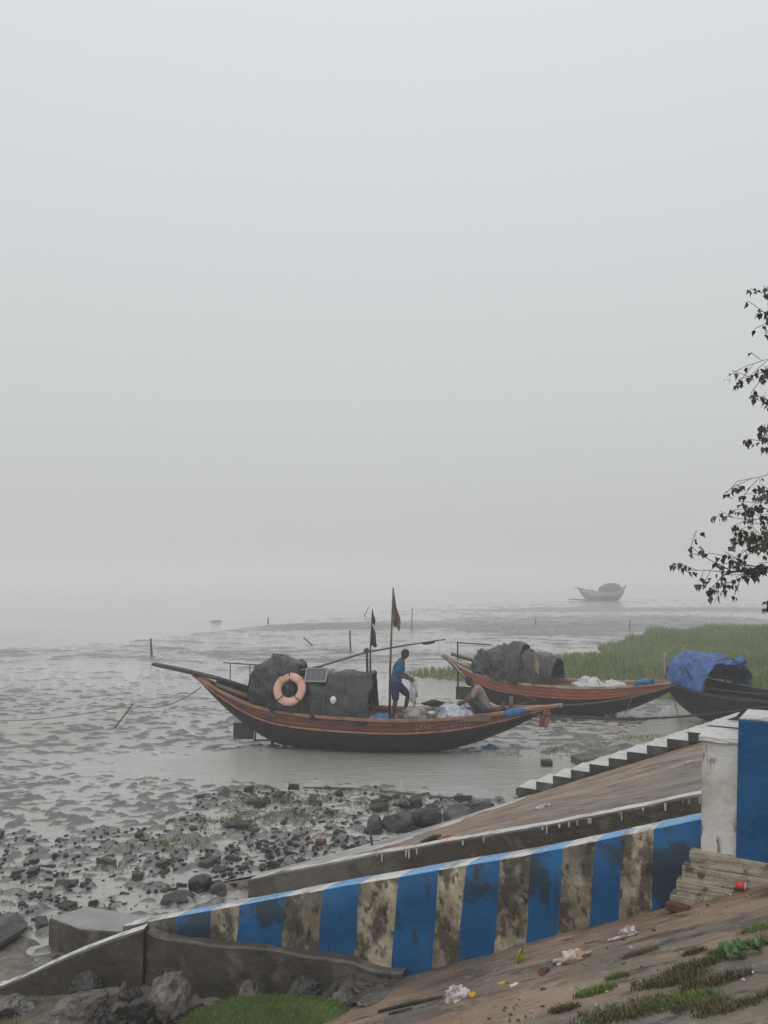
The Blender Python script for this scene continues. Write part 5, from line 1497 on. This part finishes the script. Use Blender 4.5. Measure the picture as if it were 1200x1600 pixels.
# folded green and yellow packet
g = G().add([(0, 0, 0), (.05, 0, .01), (.045, .01, .09), (.0, -.03, .005), (.0, -.045, .045), (.03, -.03, .10)], [(0, 1, 2), (0, 2, 5, 4), (0, 4, 3)])
o = g.obj('snack_packet', 'litter_yellow', None, False, gw(-1.37, -.44, 2.139 - 1.37 * .47), GA + .5, solid=.003)
o.scale = (1.25,) * 3
tag(o, 'folded green and yellow packet standing on the slope', 'packet')
cu = empty('red_cup', gw(.19, -.16, 2.27), GA)
tag(cu, 'crushed red paper cup lying by the plinth', 'cup')
G().tube([(-.03, 0, .0), (.03, 0, .0)], [.022, .028], 12).obj('cup_wall', 'litter_red', cu, True)
G().tube([(.029, 0, .0), (.034, 0, .0)], [.026, .026], 12).obj('cup_mouth', 'white_plastic', cu, True)
g = G().tube([gw(-2.36, -.82, 1.05), gw(-2.05, -.83, 1.20), gw(-1.79, -.85, 1.32)], [.012, .014, .009], 6)
tag(g.obj('dry_stick', 'bark', None, True), 'long dark stick lying at the foot of the slope', 'stick')
g = G().tube([gw(-2.2, -.92, 1.12), gw(-2.0, -.93, 1.22)], [.010, .007], 6)
tag(g.obj('dry_stick', 'bark', None, True), 'short dark stick beside the longer one', 'stick')
# crumbs of dirt and leaf litter nobody could count
R3 = np.random.RandomState(9)
g = G()
for k in range(420):
    u, b = R3.uniform(-2.6, .9), R3.uniform(-2.6, -.12)
    if float(vn(u * 1.5, b * 3, 4)) < -.05:
        continue
    s_ = R3.uniform(.004, .013)
    g.box((u, b, 2.139 + .47 * u + s_ * .3), (s_ * R3.uniform(1, 3.2), s_, s_ * .6), Matrix.Rotation(R3.uniform(0, 6), 4, 'Z'), int(R3.choice((0, 0, 0, 1))), .8)
me = bpy.data.meshes.new('leaf_litter')
me.from_pydata(g.v, [], g.f)
me.materials.append(MATS['bark']); me.materials.append(MATS['litter_white'])
me.polygons.foreach_set('material_index', g.m)
o = bpy.data.objects.new('leaf_litter', me)
place(o, None, GO, GA)
tag(o, 'crumbs of leaf and paper scattered over the slope', kind='stuff')
# scraps on the far slope
for u, b, mt, s_, lb in ((-2.9, 4.4, 'litter_white', .10, 'white paper scrap low on the far revetment'), (-1.2, 5.6, 'litter_white', .06, 'white scrap in the middle of the far revetment'),
                         (-3.9, 3.0, 'black_rubber', .13, 'black bag scrap against the kerb wall'), (-3.72, 3.1, 'litter_red', .05, 'tiny red scrap beside the black bag'), (-.3, 7.0, 'litter_white', .06, 'white scrap high on the far revetment'),
                         (.1, 7.8, 'bark', .14, 'dark clod high on the far revetment'), (-.5, 6.4, 'litter_tan', .06, 'tan scrap on the far revetment')):
    crumple('paper_scrap', mt, u, b, (s_, s_ * .6, s_ * .3), u + b, lb, z=float(z_far(u, b)))

# ------------------------------------------------------------------ tree leaning in from the right
TR = empty('peepal_tree', (6.95, 8.7, 2.80))
tag(TR, 'dark leafed tree whose branches reach in at the right edge', 'tree')
rt_ = random.Random(21)
bark = G()
leaves = []
def branch(p, d, L, r, depth, first=.3):
    p = Vector(p); d = Vector(d).normalized()
    n = max(4, int(L / .08))
    pts, rad = [p.copy()], [r]
    for k in range(n):
        d = (d + Vector((rt_.gauss(0, .09), rt_.gauss(0, .09), rt_.gauss(0, .08)))).normalized()
        p = p + d * (L / n)
        pts.append(p.copy()); rad.append(max(.0034, r * (1 - .74 * (k + 1) / n)))
        if depth > 0 and k >= n * first and rt_.random() < (.98 if depth > 1 else .75):
            sd_ = Vector((rt_.gauss(0, 1), rt_.gauss(0, 1), rt_.gauss(.05, .75)))
            sd_ = (sd_ - d * sd_.dot(d)).normalized()
            branch(p, d * .8 + sd_ * .8, (rt_.uniform(.30, .75) if depth > 1 else rt_.uniform(.12, .30)), rad[-1] * .55, depth - 1)
        if depth <= 1 and k > 0 and rt_.random() < (.6 if depth == 0 else .25):
            leaves.append((p.copy(), d.copy()))
    leaves.append((p.copy(), d.copy()))
    bark.tube(pts, rad, 5 if r < .02 else 8)
tk = [(0, 0, -.4), (.02, .02, .8), (-.08, .05, 1.8), (-.02, .1, 2.8), (.1, .1, 4.0), (.15, .1, 5.4)]
G().tube(tk, [.26, .20, .17, .14, .10, .05], 12).obj('trunk', 'bark', TR, True)
# limbs: (start height, end point relative to the base)
LIMBS = [((-.05, .03, 1.9), (-3.25, -.1, 2.20), .045), ((-.05, .04, 2.0), (-3.25, .2, 2.34), .045), ((-.06, .05, 2.2), (-3.1, -.1, 2.72), .04), ((-.05, .03, 1.9), (-2.9, -.4, 2.35), .04), ((-.05, .03, 2.0), (-2.85, .35, 2.35), .04), ((-.05, .05, 2.2), (-2.6, .1, 2.55), .035),
         ((-.03, .09, 2.7), (-2.80, .1, 3.62), .036), ((-.03, .09, 2.9), (-2.72, -.2, 3.4), .034), ((.03, .1, 3.1), (-2.50, .0, 4.08), .032), ((.0, .1, 3.0), (-2.55, .2, 3.85), .032), ((-.05, .03, 2.0), (-2.75, .0, 2.42), .04), ((.0, .1, 2.6), (-2.5, .2, 3.2), .032), ((.03, .1, 3.2), (-2.62, .1, 4.0), .032), ((.03, .1, 3.3), (-2.55, -.1, 4.25), .03),
         ((0, .1, 2.6), (-1.6, 1.2, 3.3), .04), ((0, .1, 2.4), (1.9, 1.2, 3.6), .05), ((0, .05, 1.9), (1.6, -1.6, 3.0), .05), ((.05, .1, 3.4), (.6, 1.7, 4.9), .045), ((.1, .1, 4.2), (-.4, .2, 6.2), .04), ((.1, .1, 4.4), (1.0, -.6, 6.0), .04)]
for q_, (a, e_, r) in enumerate(LIMBS):
    a, e_ = Vector(a), Vector(e_)
    d = e_ - a
    rt_.seed(300 + q_)
    branch(a, d, d.length * .96, r, 2, .5)
bo = bark.obj('branches', 'bark', TR, True)
lf = G()
lf.grid([[(0, 0, 0)] * 3, [(-.034, .004, -.018), (0, 0, -.016), (.034, .004, -.018)], [(-.036, .010, -.045), (0, .004, -.045), (.036, .010, -.045)], [(-.016, .006, -.074), (0, .003, -.076), (.016, .006, -.074)], [(0, -.004, -.118)] * 3])
lme = lf.mesh('leaf', 'leaf', True, .0004)
Vt = np.array([v.co[:] for v in lme.vertices])
Ft = [tuple(p.vertices) for p in lme.polygons]
recs = []
for p, d in leaves:
    for q in range(rt_.choice((1, 2, 2, 3))):
        off = Vector((rt_.gauss(0, .02), rt_.gauss(0, .02), rt_.uniform(-.04, -.005)))
        eu = Matrix.Rotation(rt_.uniform(0, 6.28), 4, 'Z') @ Matrix.Rotation(rt_.gauss(.25, .45), 4, 'X') @ Matrix.Rotation(rt_.gauss(0, .3), 4, 'Y') @ Matrix.Scale(rt_.uniform(.40, .86), 4)
        recs.append((Matrix.Translation(p + off) @ eu, p))
recs.sort(key=lambda t: (t[1].x))
near300, rest = recs[:300], recs[300:]
for m_, p in near300:
    o = bpy.data.objects.new('leaf', lme)
    place(o, TR)
    o.matrix_local = m_
vs, fs = [], []
for m_, p in rest:
    A_ = np.array(m_)
    k = len(vs)
    vs += [tuple(r) for r in (Vt @ A_[:3, :3].T + A_[:3, 3])]
    fs += [tuple(i + k for i in f_) for f_ in Ft]
me = bpy.data.meshes.new('foliage')
me.from_pydata(vs, [], fs)
me.materials.append(MATS['leaf'])
o = bpy.data.objects.new('foliage', me)
place(o, TR)
tag(o, kind='stuff')

# ------------------------------------------------------------------ mist
m = bpy.data.materials.new('mist')
m.use_nodes = True
n_, l_ = m.node_tree.nodes, m.node_tree.links
n_.remove(n_['Principled BSDF'])
pv = n_.new('ShaderNodeVolumePrincipled')
pv.inputs['Color'].default_value = (0.97, 0.975, 0.98, 1)
pv.inputs['Density'].default_value = 0.0038
l_.new(pv.outputs[0], n_['Material Output'].inputs['Volume'])
MATS['mist'] = m
hz = G().box((0, 0, 5.0), (2100, 2100, 15)).obj('haze', 'mist')
tag(hz, 'pale mist over the river', kind='stuff')
for o in (W, FW, KW, PL, ST):
    o['kind'] = 'thing'
